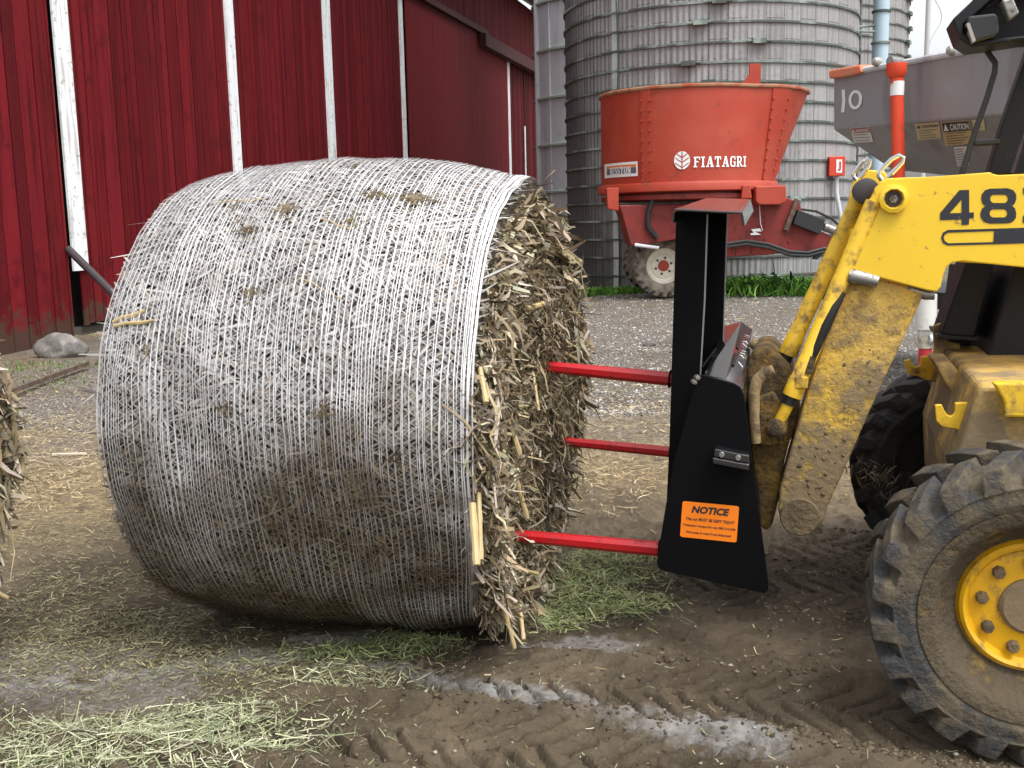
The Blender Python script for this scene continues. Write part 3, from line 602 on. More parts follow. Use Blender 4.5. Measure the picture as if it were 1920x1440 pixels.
for z in np.arange(.4, 14, .36): mb.tube([lad0 + ZV * z, lad0 + Vector((.26, 0, z))], .014, 5)
for z in np.arange(1.0, 14, 1.1): mb.tube([lad0 + ZV * z, lad0 + Vector((-.1, -.3, z))], .018, 5); mb.box(lad0 + Vector((.04, -.03, z + .2)), .05, .03, .09)
tag(mb.build('silo_ladder', M['hoop'], None), 'thin steel ladder fixed between the two concrete silos', 'ladder')
# second pipe on far silo's front and utility pole
up_ = at(1739, 60, 48); mb = MB(); u0 = Vector((up_.x, up_.y, 0)); upo = empty('utility_pole', u0, 'slim pale utility pole against the white sky on the far right', 'pole')
mb.tube([u0, u0 + ZV * 16], [.13, .1], 10); mb.build('pole', M['pole'], upo)
mb = MB(); mb.tube([u0 + Vector((.35 + .25 * math.sin(t * 1.3), 0, 9.2 + .5 * t)) for t in np.arange(-1.2, 8, .4)], .02, 5); mb.build('wire', M['pole'], upo)
# breaker box on the silo
eb = on_silo(1567, 350, R1 + .12); ebo = empty('breaker_box', (eb.x, eb.y, 0), 'small red electrical box lettered J on a grey conduit beside the silo', 'electrical box')
ebn = (Vector((0, 0, eb.z)) + Vector((eb.x - C1.x, eb.y - C1.y, -eb.z))).normalized()
ebt = Vector((-ebn.y, ebn.x, 0)); ctr = on_silo(1567, 312, R1 + .14)
ctr = at(1567, 312, eb.y)
mb = MB(); mb.box(ctr, .155, .1, .185); mb.build('box', mat('red_box', (.62, .05, .02), .5, dirt=(6, (.25, .04, .02), .55, .7)), ebo, smooth=0, bevel=.01)
mb = MB(); f = qmap([(1568, 299), (1579, 299), (1579, 324), (1568, 324)], lambda x, y: at(x, y, eb.y - .104)); rect(mb, f, 0, 0, 1, 1); mb.build('label_plate', M['white'], ebo, smooth=0)
mb = MB(); put_text(mb, f, 'J', .25, .15, .8, .85, .004, .04); mb.build('lettering', M['dec_red'], ebo, smooth=0)
mb = MB(); mb.tube([ctr + Vector((.03, .02, -.18)), ctr + Vector((.03, .02, -.5)), ctr + Vector((.13, .0, -1.0)), Vector((ctr.x + .14, ctr.y, 0))], .045, 10); mb.build('conduit', M['galv'], ebo)

# ================================================================== MIXER WAGON
MY = 18.9
def at_m(px, py, Y=MY): return at(px, py, Y)
TC = at(1288, 300, MY); TC = Vector((TC.x, TC.y, 0)); TR = 1.47
zb_ = at(1288, 352, MY - TR).z; zt_ = at(1300, 160, MY - TR).z
mw = empty('mixer_wagon', (TC.x, TC.y, 0), 'red round tub feed mixer wagon with white lettering in front of the silo', 'farm wagon')
def tub_r(th, u):      # th 0 = +X (right); u 0 bottom .. 1 top : flared unloading side on the right
    d = abs((th + math.pi) % (2 * math.pi) - math.pi); fl = max(0.0, 1 - d / .95); fl = fl ** .8
    return TR * (1 + .012 * u) + (.62 * u - .02) * fl * (1 if u > .02 else .0)
def tub_pt(th, u, off=0.0):
    r = tub_r(th, u) + off; return Vector((TC.x + r * math.cos(th), TC.y + r * math.sin(th), zb_ + (zt_ - zb_) * u - .0))
n = 120; mb = MB(); V = []; Fs = []; us = [0, .1, .25, .5, .75, 1.0]
ths = [2 * math.pi * k / n for k in range(n)]
for u in us:
    for t in ths: V.append(tub_pt(t, u))
for u in us[::-1]:
    for t in ths: V.append(tub_pt(t, u, -.03))
m_ = len(us) * 2
for i in range(m_ - 1):
    for k in range(n): Fs.append((i * n + k, i * n + (k + 1) % n, (i + 1) * n + (k + 1) % n, (i + 1) * n + k))
Fs.append(tuple((m_ - 1) * n + k for k in range(n)))
mb.add(V, Fs); mb.build('tub', M['mixer_red'], mw, smooth=40)
mb = MB(); mb.tube([tub_pt(t, 1.0, .0) for t in ths] + [tub_pt(0, 1)], .035, 8, caps=False); mb.build('tub_rim', M['rust_rim'], mw)
mb = MB(); mb.lathe([(TR - .02, .1), (TR + .06, .1), (TR + .08, .06), (TR + .08, -.04), (TR + .02, -.06), (TR - .05, -.06)], (TC.x, TC.y, zb_), (0, 0, 1), 96); mb.build('base_flange', M['mixer_red'], mw)
mb = MB(); mb.lathe([(TR - .06, -.06), (TR - .06, -.1), (TR + .02, -.1), (TR + .02, -.17), (TR - .1, -.19), (.2, -.19)], (TC.x, TC.y, zb_), (0, 0, 1), 96); mb.build('turntable_ring', M['mixer_dark'], mw)
def th_at(px, py=260):     # nearest tub angle that projects at px
    best = None
    for k in range(2000):
        t = math.pi + math.pi * k / 2000
        p = tub_pt(t, .5); d_ = p - CAM; zd = d_.dot(fw); x = d_.dot(rt) / zd * F; yv = -d_.dot(up) / zd * F; X_ = 960 + x * cr + yv * sr
        if best is None or abs(X_ - px) < best[0]: best = (abs(X_ - px), t)
    return best[1]
for (a, b_, h) in ((1203, 1221, .02), (1438, 1462, .02)):
    ta, tb = th_at(a), th_at(b_); mb = MB()
    V = [tub_pt(ta + (tb - ta) * i / 4, u, o) for o in (.004, h) for u in (.0, .25, .5, .75, 1.0) for i in range(5)]
    Fs = []
    for L in (0, 25):
        for j in range(4):
            for i in range(4): Fs.append((L + j * 5 + i, L + j * 5 + i + 1, L + j * 5 + 6 + i, L + j * 5 + 5 + i))
    for j in range(4):
        for i in (0, 4): Fs.append((j * 5 + i, j * 5 + 5 + i, 25 + j * 5 + 5 + i, 25 + j * 5 + i))
    mb.add(V, Fs)
    for u in np.arange(.08, .97, .1):
        for tq in (ta + .01, tb - .01):
            p = tub_pt(tq, float(u), h + .01); mb.lathe([(.0, .012), (.022, .01), (.022, -.02)], p, p - Vector((TC.x, TC.y, p.z)), 6)
    mb.build('seam_plate', M['mixer_red'], mw, smooth=30)
# lettering mapped round the tub
def tubmap(a, b_, u0, u1, off=.012):
    ta, tb = th_at(a), th_at(b_)
    def f(u, v, h=0): return tub_pt(ta + (tb - ta) * u, u0 + (u1 - u0) * v, off + h)
    return f
def u_at(py): return (at(1300, py, MY - TR).z - zb_) / (zt_ - zb_)
f = tubmap(1300, 1400, u_at(314), u_at(294)); mb = MB(); slab_word(mb, f, 'FIATAGRI', 0, 0, 1, 1); mb.build('lettering', M['white'], mw, smooth=0, recalc=False)
f = tubmap(1264, 1294, u_at(317), u_at(283)); mb = MB()
def ell(cx, cy, rx, ry, a0, a1, n=14): return [(cx + rx * math.cos(a0 + (a1 - a0) * i / n), cy + ry * math.sin(a0 + (a1 - a0) * i / n)) for i in range(n + 1)]
mb.add([f(x, y, .002) for x, y in ell(.5, .5, .5, .5, 0, 2 * math.pi, 32)], [tuple(range(33))]); eo = mb.build('emblem', M['white'], mw, smooth=0, recalc=False)
mb = MB()
def bar2(f, x0, y0, x1, y1, w_, h):
    dx, dy = x1 - x0, y1 - y0; L = math.hypot(dx, dy); nx, ny = -dy / L * w_ / 2, dx / L * w_ / 2
    mb.add([f(x0 + nx, y0 + ny, h), f(x1 + nx, y1 + ny, h), f(x1 - nx, y1 - ny, h), f(x0 - nx, y0 - ny, h)], [(0, 1, 2, 3)])
bar2(f, .5, 0, .5, .98, .06, .004)
for yv in (.1, .38, .66):
    bar2(f, .5, yv, .92, yv + .26, .05, .005); bar2(f, .5, yv, .08, yv + .26, .05, .006)
mb.build('emblem_veins', M['mixer_red'], mw, smooth=0, recalc=False)
f = tubmap(1131.5, 1196, u_at(326), u_at(298)); mb = MB(); rect(mb, f, .08, 0, 1, 1, 0, 8); mb.build('name_plate', M['white'], mw, smooth=0, recalc=False)
mb = MB(); rect(mb, f, .2, .2, .97, .62, .002, 8); mb.build('name_band', M['dec_grey'], mw, smooth=0, recalc=False)
mb = MB(); rect(mb, f, .2, .64, .97, .82, .002, 8); mb.build('name_stripe', M['dec_orange'], mw, smooth=0, recalc=False)
mb = MB(); slab_word(mb, f, 'HESSTON', .32, .18, .88, .7, .004); mb.build('lettering', M['white'], mw, smooth=0, recalc=False)
# top bracket above the rim
mb = MB(); p = at(1415, 150, MY + .6); mb.box(p, .1, .03, .28); mb.prism([p + Vector((-.1, -.04, -.3)), p + Vector((-.1, -.04, .1)), p + Vector((-.22, -.04, -.05)), p + Vector((-.22, -.04, -.3))], (0, .05, 0)); mb.build('rim_bracket', M['mixer_red'], mw, smooth=0)
# chute edge gusset on the right
mb = MB(); mb.prism([at_m(*q, MY - .7) for q in ((1432, 330), (1462, 300), (1462, 318), (1448, 345), (1432, 345))], (0, .1, 0)); mb.build('gusset', M['mixer_red'], mw, smooth=0)
# chassis
YF = MY - 1.15
def PF(pts, Y): return [at(x, y, Y) for x, y in pts]
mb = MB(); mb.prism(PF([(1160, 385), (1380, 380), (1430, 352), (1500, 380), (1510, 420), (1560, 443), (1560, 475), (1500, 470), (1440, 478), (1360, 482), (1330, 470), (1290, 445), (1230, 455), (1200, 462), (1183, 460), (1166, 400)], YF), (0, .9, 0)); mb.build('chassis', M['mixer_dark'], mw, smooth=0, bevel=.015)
mb = MB(); mb.prism(PF([(1137, 352), (1160, 352), (1160, 395), (1140, 392)], YF - .25), (0, .3, 0)); mb.build('bracket', M['mixer_red'], mw, smooth=0, bevel=.01)
mb = MB(); mb.prism(PF([(1393, 347), (1407, 347), (1410, 372), (1390, 372)], YF - .3), (0, .25, 0)); mb.build('bracket', M['mixer_red'], mw, smooth=0, bevel=.01)
mb = MB(); mb.prism(PF([(1417, 349), (1474, 347), (1475, 378), (1462, 384), (1424, 384), (1417, 378)], YF - .3), (0, .35, 0)); mb.build('gear_cover', M['mixer_red'], mw, smooth=0, bevel=.02)
mb = MB(); mb.prism(PF([(1470, 430), (1478, 432), (1500, 376), (1492, 372)], YF - .08), (0, .07, 0)); mb.build('brace', M['rust'], mw, smooth=0)
mb = MB(); mb.prism(PF([(1497, 393), (1548, 412), (1538, 440), (1488, 420)], YF - .15), (0, .45, 0)); mb.build('guard_box', M['black_metal'], mw, smooth=0, bevel=.01)
mb = MB(); mb.tube(PF([(1545, 425), (1575, 436)], YF), .07, 14); mb.build('drive_shaft', M['steel'], mw)
for dy, r in ((0, .03), (6, .03)):
    mb = MB(); mb.tube(PF([(1300, 452 + dy), (1365, 457 + dy), (1400, 452 + dy), (1440, 458 + dy), (1480, 472 + dy), (1515, 474 + dy), (1545, 466 + dy), (1565, 470 + dy)], YF - .1), r, 8); mb.build('hydraulic_hose', M['hose'], mw)
mb = MB(); mb.tube(PF([(1225, 370), (1215, 400), (1215, 425), (1232, 446)], YF - .05), .045, 8); mb.build('hydraulic_hose', M['hose'], mw)
mb = MB(); mb.tube(PF([(1500, 392), (1530, 396), (1560, 410), (1575, 425)], YF + .3), .022, 8); mb.build('hydraulic_hose', M['hose'], mw)
mb = MB(); mb.tube(PF([(1190, 459), (1235, 465)], YF - .02), .03, 8); mb.build('axle_rod', M['galv'], mw)
mb = MB(); mb.prism(PF([(1408, 430), (1425, 428), (1428, 434), (1415, 434), (1427, 440), (1408, 441), (1407, 438), (1414, 436)], YF - .03), (0, .02, 0)); mb.build('hitch_clip', M['white'], mw, smooth=0)
mb = MB(); mb.tube(PF([(1424, 385), (1426, 420), (1430, 432)], YF - .03), .008, 5); mb.build('cord', M['white'], mw)
mb = MB(); mb.prism(PF([(1380, 462), (1398, 460), (1398, 478), (1380, 480)], YF - .01), (0, -.012, 0)); mb.build('access_plate', M['mixer_dark'], mw, smooth=0)
mb = MB()
for (x, y) in ((1375, 463), (1375, 472), (1411, 463), (1411, 472), (1435, 405), (1435, 416), (1435, 425), (1435, 447), (1432, 462), (1480, 452)):
    p = at(x, y, YF - .005); mb.lathe([(0, -.02), (.024, -.02), (.024, .02)], p, (0, 1, 0), 8)
mb.build('bolts', M['mixer_dark'], mw)
# hitch end
mb = MB(); mb.prism(PF([(1530, 474), (1545, 474), (1532, 487), (1526, 486)], YF), (0, .1, 0)); mb.build('hitch', M['black_metal'], mw, smooth=0)
def wheel_parts(o, R, W, tyre_m, rim_m, hub_m, nuts, loc, rz, parent, nl=20, rimr=.56, dish=.05, hubr=.2, nut_m=None, nutr=.33, detail=True, lugw=.5):
    """o name; local Y is the axle, -Y the outer face. returns the wheel part (rim mesh) with tyre/hub/nut children"""
    n = 72; hw = W / 2; rr = R * rimr
    mb = MB(); mb.lathe([(rr * 1.0, -hw * .72), (rr * 1.04, -hw * .84), (rr * 1.0, -hw * .92), (rr * .95, -hw * .8), (rr * .9, -hw * .5), (rr * .78, -hw * .36), (rr * .735, -hw * .34), (rr * .71, -hw * .46), (rr * .675, -hw * .50), (rr * .64, -hw * .47), (rr * .60, -hw * .36), (rr * .45, -hw * .38), (.01, -hw * .40)], (0, 0, 0), (0, 1, 0), n, ref=(1, 0, 0))
    wo_ = mb.build('wheel', rim_m, parent, smooth=28, local=True); wo_.location = Vector(loc) - PO(parent); wo_.rotation_euler = (0, 0, rz)
    mb = MB(); tr = R * .92 if detail else R
    prof = [(rr * .96, -hw * .7), (rr * 1.02, -hw * .86), (rr * 1.12, -hw * .97), (rr + (tr - rr) * .45, -hw * 1.05), (rr + (tr - rr) * .72, -hw * 1.03), (rr + (tr - rr) * .76, -hw * 1.05), (rr + (tr - rr) * .8, -hw * 1.0), (tr * .975, -hw * .9), (tr, -hw * .6), (tr * 1.004, 0), (tr, hw * .6), (tr * .975, hw * .9), (rr + (tr - rr) * .5, hw * 1.05), (rr * 1.02, hw * .86), (rr * .9, hw * .6), (rr * .3, hw * .3)]
    mb.lathe(prof, (0, 0, 0), (0, 1, 0), 96, ref=(1, 0, 0))
    if detail:
        for k in range(nl):
            for sd in (-1, 1):
                a0 = 2 * math.pi * (k + (.5 if sd > 0 else 0)) / nl; da = 2 * math.pi / nl * lugw; sk = 2 * math.pi / nl * .55
                V = []
                for (y, rad, ash) in ((sd * hw * 1.06, R * .87, sk * 1.25), (sd * hw * 1.0, R * .985, sk * 1.05), (sd * hw * .55, R, sk * .5), (sd * hw * .05, R, -.12 * sk)):
                    for (e, inn) in ((-.5, 0), (-.38, 1), (.38, 1), (.5, 0)):
                        rd = rad if inn else tr * .95; a = a0 + ash + da * e
                        if not inn and y == sd * hw * 1.06: rd = R * .84
                        V.append((rd * math.cos(a), y, rd * math.sin(a)))
                Fs = []
                for i in range(3):
                    for j in range(3): Fs.append((i * 4 + j, i * 4 + j + 1, i * 4 + 5 + j, i * 4 + 4 + j))
                Fs += [(0, 1, 2, 3), (12, 15, 14, 13)]; mb.add(V, Fs)
    ty = mb.build('tyre', tyre_m, wo_, smooth=32, local=True)
    mb = MB(); mb.lathe([(0, -hw * .50), (R * hubr * .88, -hw * .49), (R * hubr, -hw * .44), (R * hubr, -hw * .36)], (0, 0, 0), (0, 1, 0), 32, ref=(1, 0, 0)); mb.build('hub', hub_m, wo_, local=True)
    for k in range(nuts):
        a = 2 * math.pi * (k + .3) / nuts; p = Vector((R * nutr * math.cos(a), -hw * .44, R * nutr * math.sin(a)))
        mb = MB(); mb.lathe([(0, -.016), (R * .034, -.014), (R * .042, -.004), (R * .042, .02)], p, (0, 1, 0), 7); mb.build('wheel_nut', nut_m or rim_m, wo_, local=True, smooth=30)
    return wo_
def copy_tree(o, parent=None):
    c = o.copy(); COL.objects.link(c); c.parent = parent
    for ch in list(o.children): copy_tree(ch, c)
    return c
wc = at(1243, 498, MY - .55); RW = (at(1243, 440, MY - .55).z - at(1243, 556, MY - .55).z) / 2
w1 = wheel_parts('w', RW, .34, M['rubber_dusty'], M['cream'], M['mixer_red'], 6, wc, 0, mw, nl=22, rimr=.56, hubr=.18, nutr=.26, nut_m=M['iron'])
w2 = copy_tree(w1, mw); w2.location = w1.location + Vector((0, 1.5, 0)); w2.rotation_euler = (0, 0, math.pi)
mb = MB(); mb.tube([wc + Vector((0, .1, 0)), wc + Vector((0, 1.4, 0))], .08, 12); mb.build('axle', M['mixer_dark'], mw)
mb = MB(); mb.prism(PF([(1280, 445), (1330, 445), (1330, 480), (1290, 500), (1240, 500)], YF + 1.1), (0, .3, 0)); mb.build('axle_mount', M['mixer_dark'], mw, smooth=0)
pj = at(1552, 480, YF + .2); mb = MB(); mb.box((pj.x, pj.y, pj.z / 2), .05, .05, pj.z / 2); mb.build('drawbar_stand', M['black_metal'], mw, smooth=0)

# ================================================================== FEED WAGON (grey hopper no. 10)
HP = at(1563, 145, 11.0); HD = Vector((.2385, -.9711, 0)); HNn = Vector((-HD.y, HD.x, 0))     # HD along the face towards the camera
if HNn.dot(HP - Vector((0, 0, 0))) < 0: HNn = -HNn
HNn = Vector((.9711, .2385, 0))
def onh(px, py): return onp(px, py, HP, HNn)
fwg = empty('feed_wagon', (HP.x + 1.5, HP.y - 1, 0), 'grey metal feed wagon hopper numbered 10 with caution stickers', 'farm wagon')
tl_, bl_ = onh(1563, 144), onh(1563, 243); trr, br_ = onh(1990, 65), onh(1990, 203)
far = HNn * 1.9; slp = HNn * .55
bot_l = onp(1672, 318, HP + HNn * .5, HNn); _n = (bot_l - bl_).cross(br_ - bl_).normalized(); bot_r = onp(1990, 350, bl_, _n)
mb = MB()
A = [tl_, bl_, bot_l, bot_l + HNn * .7, bl_ + far, tl_ + far]; Bq = [trr, br_, bot_r, bot_r + HNn * .7, br_ + far, trr + far]
mb.loft(A, Bq); mb.build('hopper', M['hopper'], fwg, smooth=0, bevel=.012)
mb = MB(); mb.tube([tl_ + ZV * .01, trr + ZV * .01], .03, 8); mb.build('top_rail', M['galv'], fwg)
for px, py in ((1650, 116), (1791, 95)):
    p = onh(px, py); mb = MB(); mb.lathe([(0, .05), (.035, .035), (.045, 0), (.035, -.035), (0, -.05)], p - HNn * .03, HNn, 16); mb.build('marker_lamp', M['glass_amber'], fwg)
mb = MB(); q = [onh(*p) for p in ((1561, 132), (1585, 127), (1620, 121), (1624, 136), (1600, 143), (1562, 148))]; mb.prism([p - HNn * .05 for p in q], HNn * .25); mb.build('tarp_end', M['tarp'], fwg, smooth=0, bevel=.02, seg=3)
f = qmap([(1578, 168), (1618, 166), (1618, 206), (1578, 210)], onh, .004); mb = MB()
def stroke(f, pts, w_, h=.001):
    for a, b_ in zip(pts[:-1], pts[1:]):
        dx, dy = b_[0] - a[0], b_[1] - a[1]; L = math.hypot(dx, dy); nx, ny = -dy / L * w_ / 2, dx / L * w_ / 2; ex, ey = dx / L * w_ * .3, dy / L * w_ * .3
        mb.add([f(a[0] + nx - ex, a[1] + ny - ey, h), f(b_[0] + nx + ex, b_[1] + ny + ey, h), f(b_[0] - nx + ex, b_[1] - ny + ey, h), f(a[0] - nx - ex, a[1] - ny - ey, h)], [(0, 1, 2, 3)]); h += .0003
stroke(f, [(.1, .95), (.13, .5), (.08, .02)], .15); stroke(f, ell(.68, .5, .25, .38, .2, 2 * math.pi + .3, 16), .13)
mb.build('painted_number', M['white'], fwg, smooth=0, recalc=False)
def onh2(px, py):   # sloping lower panel of the hopper
    n = (bot_l - bl_).cross(br_ - bl_).normalized(); return onp(px, py, bl_, n)
def sticker(pxs, head, body, word, wordm, rows, rowm, hh=.3, pl=onh2, whiteband=None):
    f = qmap(pxs, pl, .006); mb = MB(); rect(mb, f, 0, 0, 1, 1); o = mb.build('sticker', body, fwg, smooth=0, recalc=False)
    if head is not None: mb = MB(); rect(mb, f, .03, 1 - hh, .97, .97, .002); mb.build('sticker_header', head, fwg, smooth=0, recalc=False)
    if word:
        mb = MB(); put_text(mb, f, word, .3, 1 - hh + .07, .95, .9, .004, .03)
        mb.add([f(.06, 1 - hh + .06, .004), f(.24, 1 - hh + .06, .004), f(.15, .93, .004)], [(0, 1, 2)]); mb.build('lettering', wordm, fwg, smooth=0, recalc=False)
    mb = MB()
    for i in range(rows):
        v = (1 - hh) * (1 - (i + .7) / (rows + .4)); rect(mb, f, .1, v, random.uniform(.6, .92), v + .035, .003)
    if rows: mb.build('small_print', rowm, fwg, smooth=0, recalc=False)
sticker([(1594, 239), (1630, 236), (1638, 265), (1602, 267)], M['dec_pink'], M['white'], 'DANGER', M['white'], 3, M['dec_grey'], .36)
sticker([(1716, 231), (1761, 228), (1766, 258), (1722, 262)], None, M['dec_cream'], 'CAUTION', M['dec_black'], 4, M['dec_grey'], .34)
sticker([(1765, 228), (1819, 224), (1824, 268), (1773, 273)], M['dec_black'], M['dec_yellow'], 'CAUTION', M['white'], 5, M['dec_grey'], .42)
sticker([(1823, 224), (1846, 222), (1848, 243), (1828, 245)], None, M['dec_cream'], None, None, 4, M['dec_grey'], .2)
sticker([(1789, 275), (1813, 273), (1818, 308), (1796, 311)], None, M['white'], None, None, 7, M['dec_grey'], .05)
# orange jack tube standing in front of the face
jY = onh(1688, 330).y - .35
mb = MB(); mb.tube([at(1681, 126, jY), at(1686, 400, jY)], .055, 16); mb.build('jack_tube', M['orange_tube'], fwg)
mb = MB(); p = at(1681, 130, jY); mb.lathe([(.0, .05), (.085, .05), (.085, -.03), (.06, -.07)], p, (0, 0, 1), 20); mb.build('jack_collar', M['orange_tube'], fwg)
mb = MB(); mb.tube([at(1668, 114, jY - .02), at(1690, 117, jY + .05)], .04, 12); mb.tube([at(1676, 118, jY), at(1678, 126, jY)], .05, 10); mb.build('jack_crank', M['steel'], fwg)
mb = MB(); pz = at(1681, 166, jY); mb.lathe([(.058, -.06), (.058, .06)], pz + Vector((0.005, 0, 0)), (0, 0, 1), 20); mb.build('reflector', M['white'], fwg)
# white landing leg with a red foot seen under the boom
lY = 8.6; l0, l1, l2 = at(1737, 552, lY), at(1736, 617, lY), at(1735, 652, lY)
mb = MB(); mb.tube([l0, l1], .082, 18); mb.tube([l1, l2], .06, 16); ll = mb.build('landing_leg', mat('dirty_white_leg', (.7, .7, .68), .5, dirt=(6, (.3, .27, .18), .5, .66)), fwg)
mb = MB(); mb.tube([l2, Vector((l2.x, l2.y, .02))], .052, 16); mb.lathe([(0, .04), (.12, .04), (.12, 0), (0, 0)], (l2.x, l2.y, .0), (0, 0, 1), 16); mb.build('leg_foot', M['dec_red'], fwg)
mb = MB(); mb.tube([at(1742, 636, lY - .06), at(1757, 636, lY - .06)], .035, 10); mb.build('leg_pin', M['galv'], fwg)
# running gear so the hopper stands
mb = MB()
for k in (.25, 2.9):
    for o in (.5, 1.4): q = HP + HD * k + HNn * o; mb.box((q.x, q.y, .95), .06, .06, .95)
q = HP + HD * 1.6 + HNn * .95; mb.box((q.x, q.y, .75), 1.9, .5, .08, HD, HNn); mb.build('running_gear', M['black_metal'], fwg, smooth=0)
ww = wheel_parts('w', .42, .26, M['rubber_dusty'], M['cream'], M['steel'], 6, HP + HD * 2.75 + HNn * .25 + ZV * (.42 - HP.z), math.atan2(HNn.y, HNn.x) - math.pi / 2, fwg, detail=False)
w_ = copy_tree(ww, fwg); w_.location = ww.location + HNn * 1.5

# ================================================================== ROUND BALE (net wrapped corn stalks)
BAL = .2465; AX = Vn((-math.cos(BAL), math.sin(BAL), 0)); PVb = Vn((math.sin(BAL), math.cos(BAL), 0)); ZU = Vn((0, 0, 1))
BC = Vn((.058, 4.215, .888)); BR = .905; BLn = 1.325
def bedge(ph): return -.03 + .13 * sst(-.25, -1.25, np.arctan2(np.sin(ph), np.abs(np.cos(ph))))      # the wrap stops short of the end low down
def bsurf(t, ph, off=0.0):
    """t along the axis from the spear end, ph 0 = facing the camera, +90deg = top"""
    t = np.asarray(t, float); ph = np.asarray(ph, float); upf = .35 + .65 * np.clip(np.sin(ph), 0, 1)
    r = BR + upf * (.052 * np.sin(np.pi * np.clip(t / BLn, 0, 1)) ** .8 - .055 * np.clip(1 - t / .45, 0, 1) ** 1.6 - .03 * np.clip((t - BLn + .3) / .3, 0, 1) ** 2)
    r = r + .010 * vnoise(t * 4 + 3, np.cos(ph) * 3 + np.sin(ph) * 2.2) + .006 * vnoise(t * 13, ph * 9) + off
    te_ = t + bedge(ph) * (1 - t / BLn)
    p = BC + te_[..., None] * AX + (r * -np.cos(ph))[..., None] * PVb + (r * np.sin(ph))[..., None] * ZU
    p[..., 2] = np.maximum(p[..., 2], -.012 + .3 * off); return p
bale = empty('round_bale', tuple(np.r_[(BC + AX * BLn / 2)[:2], 0]), 'whole big round corn stalk bale in white net wrap, pierced by red spears', 'bale', 'round corn stalk bales')
# core
nt_, np_ = 40, 160; tg, pg = np.meshgrid(np.linspace(.0, BLn, nt_), np.linspace(0, 2 * np.pi, np_, endpoint=False), indexing='ij')
V = bsurf(tg, pg, -.012).reshape(-1, 3).tolist(); Fs = []
for i in range(nt_ - 1):
    for k in range(np_): Fs.append((i * np_ + k, i * np_ + (k + 1) % np_, (i + 1) * np_ + (k + 1) % np_, (i + 1) * np_ + k))
def face_pt(rho, ph, out): return BC + (rho * -np.cos(ph))[..., None] * PVb + (rho * np.sin(ph))[..., None] * ZU - np.asarray(out)[..., None] * AX
for (t0, sg) in ((0, 1), (BLn, -1)):
    o = len(V); V.append((BC + AX * t0).tolist()); ring = 0 if t0 == 0 else (nt_ - 1) * np_
    for k in range(np_): Fs.append((o, ring + k, ring + (k + 1) % np_))
mb = MB(); mb.add(V, Fs)
M['core'] = mat('packed_stover', (.07, .053, .034), .9, var=(9, (.045, .034, .022), .42, .62), fine=(45, (.26, .21, .14), .58, .72), bump=(60, 1, .02))
mb.build('core', M['core'], bale, smooth=60)
PAL = np.array([(.35, .28, .175), (.47, .40, .29), (.24, .19, .12), (.16, .125, .075), (.09, .067, .042), (.28, .22, .13), (.56, .50, .40), (.21, .18, .125)])
def palette(n, wts): 
    c = PAL[rng.choice(len(PAL), n, p=np.array(wts) / sum(wts))]; return np.clip(c * rng.uniform(.6, 1.2, (n, 1)) * rng.uniform(.93, 1.07, (n, 3)), 0, 1)
def stain_noise(t, ph):
    return 1.15 * fbm(t * 1.1 + 9, ph * 1.0 + 2, 1.7, 5, .62) + .6 * fbm(t * 3 + 1, ph * 3, 2.2, 4, .6) - .40 * np.exp(-((t - .6) / .4) ** 2 - ((ph + .15) / .6) ** 2) + .35 * np.exp(-((t - 1.15) / .3) ** 2)
# chopped stover pressed flat under the net
n = 23000; t = rng.uniform(.0, BLn, n); ph = rng.uniform(-2.2, 2.6, n); a = rng.normal(0, .75, n); Ls = rng.uniform(.015, .09, n) * np.where(rng.random(n) < .06, 3.0, 1); Ws = rng.uniform(.0025, .011, n)
a = np.where(rng.random(n) < .25, rng.uniform(0, np.pi, n), a)
K = 3; Vq = np.zeros((n, K + 1, 2, 3)); off = rng.uniform(-.006, .003, n)
for i in range(K + 1):
    u = (i / K - .5) * Ls; wv = Ws * (1 - .7 * abs(2 * i / K - 1) ** 2) / 2
    for j, sg in enumerate((-1, 1)):
        Vq[:, i, j] = bsurf(t + u * np.cos(a) - sg * wv * np.sin(a), ph + (u * np.sin(a) + sg * wv * np.cos(a)) / BR, off)
base = (np.arange(n) * (K + 1) * 2)[:, None, None]; i = np.arange(K)[None, :, None] * 2; Q = (base + i + np.array([0, 1, 3, 2])[None, None]).reshape(-1, 4)
stain_shade = sst(.75, -.5, ph + stain_noise(t, ph))  # brown stain, with the dimness of the lower half put into the colour
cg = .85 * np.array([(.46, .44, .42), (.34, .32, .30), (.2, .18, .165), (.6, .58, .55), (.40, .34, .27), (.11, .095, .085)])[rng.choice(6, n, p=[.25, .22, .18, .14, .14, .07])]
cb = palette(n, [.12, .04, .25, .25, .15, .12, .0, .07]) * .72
col = cg * (1 - stain_shade[:, None]) + cb * stain_shade[:, None]
o = mesh_np('pressed_stover', Vq.reshape(-1, 3), Q, M['strip'], bale, per_vert(col, K)); o['kind'] = 'stuff'
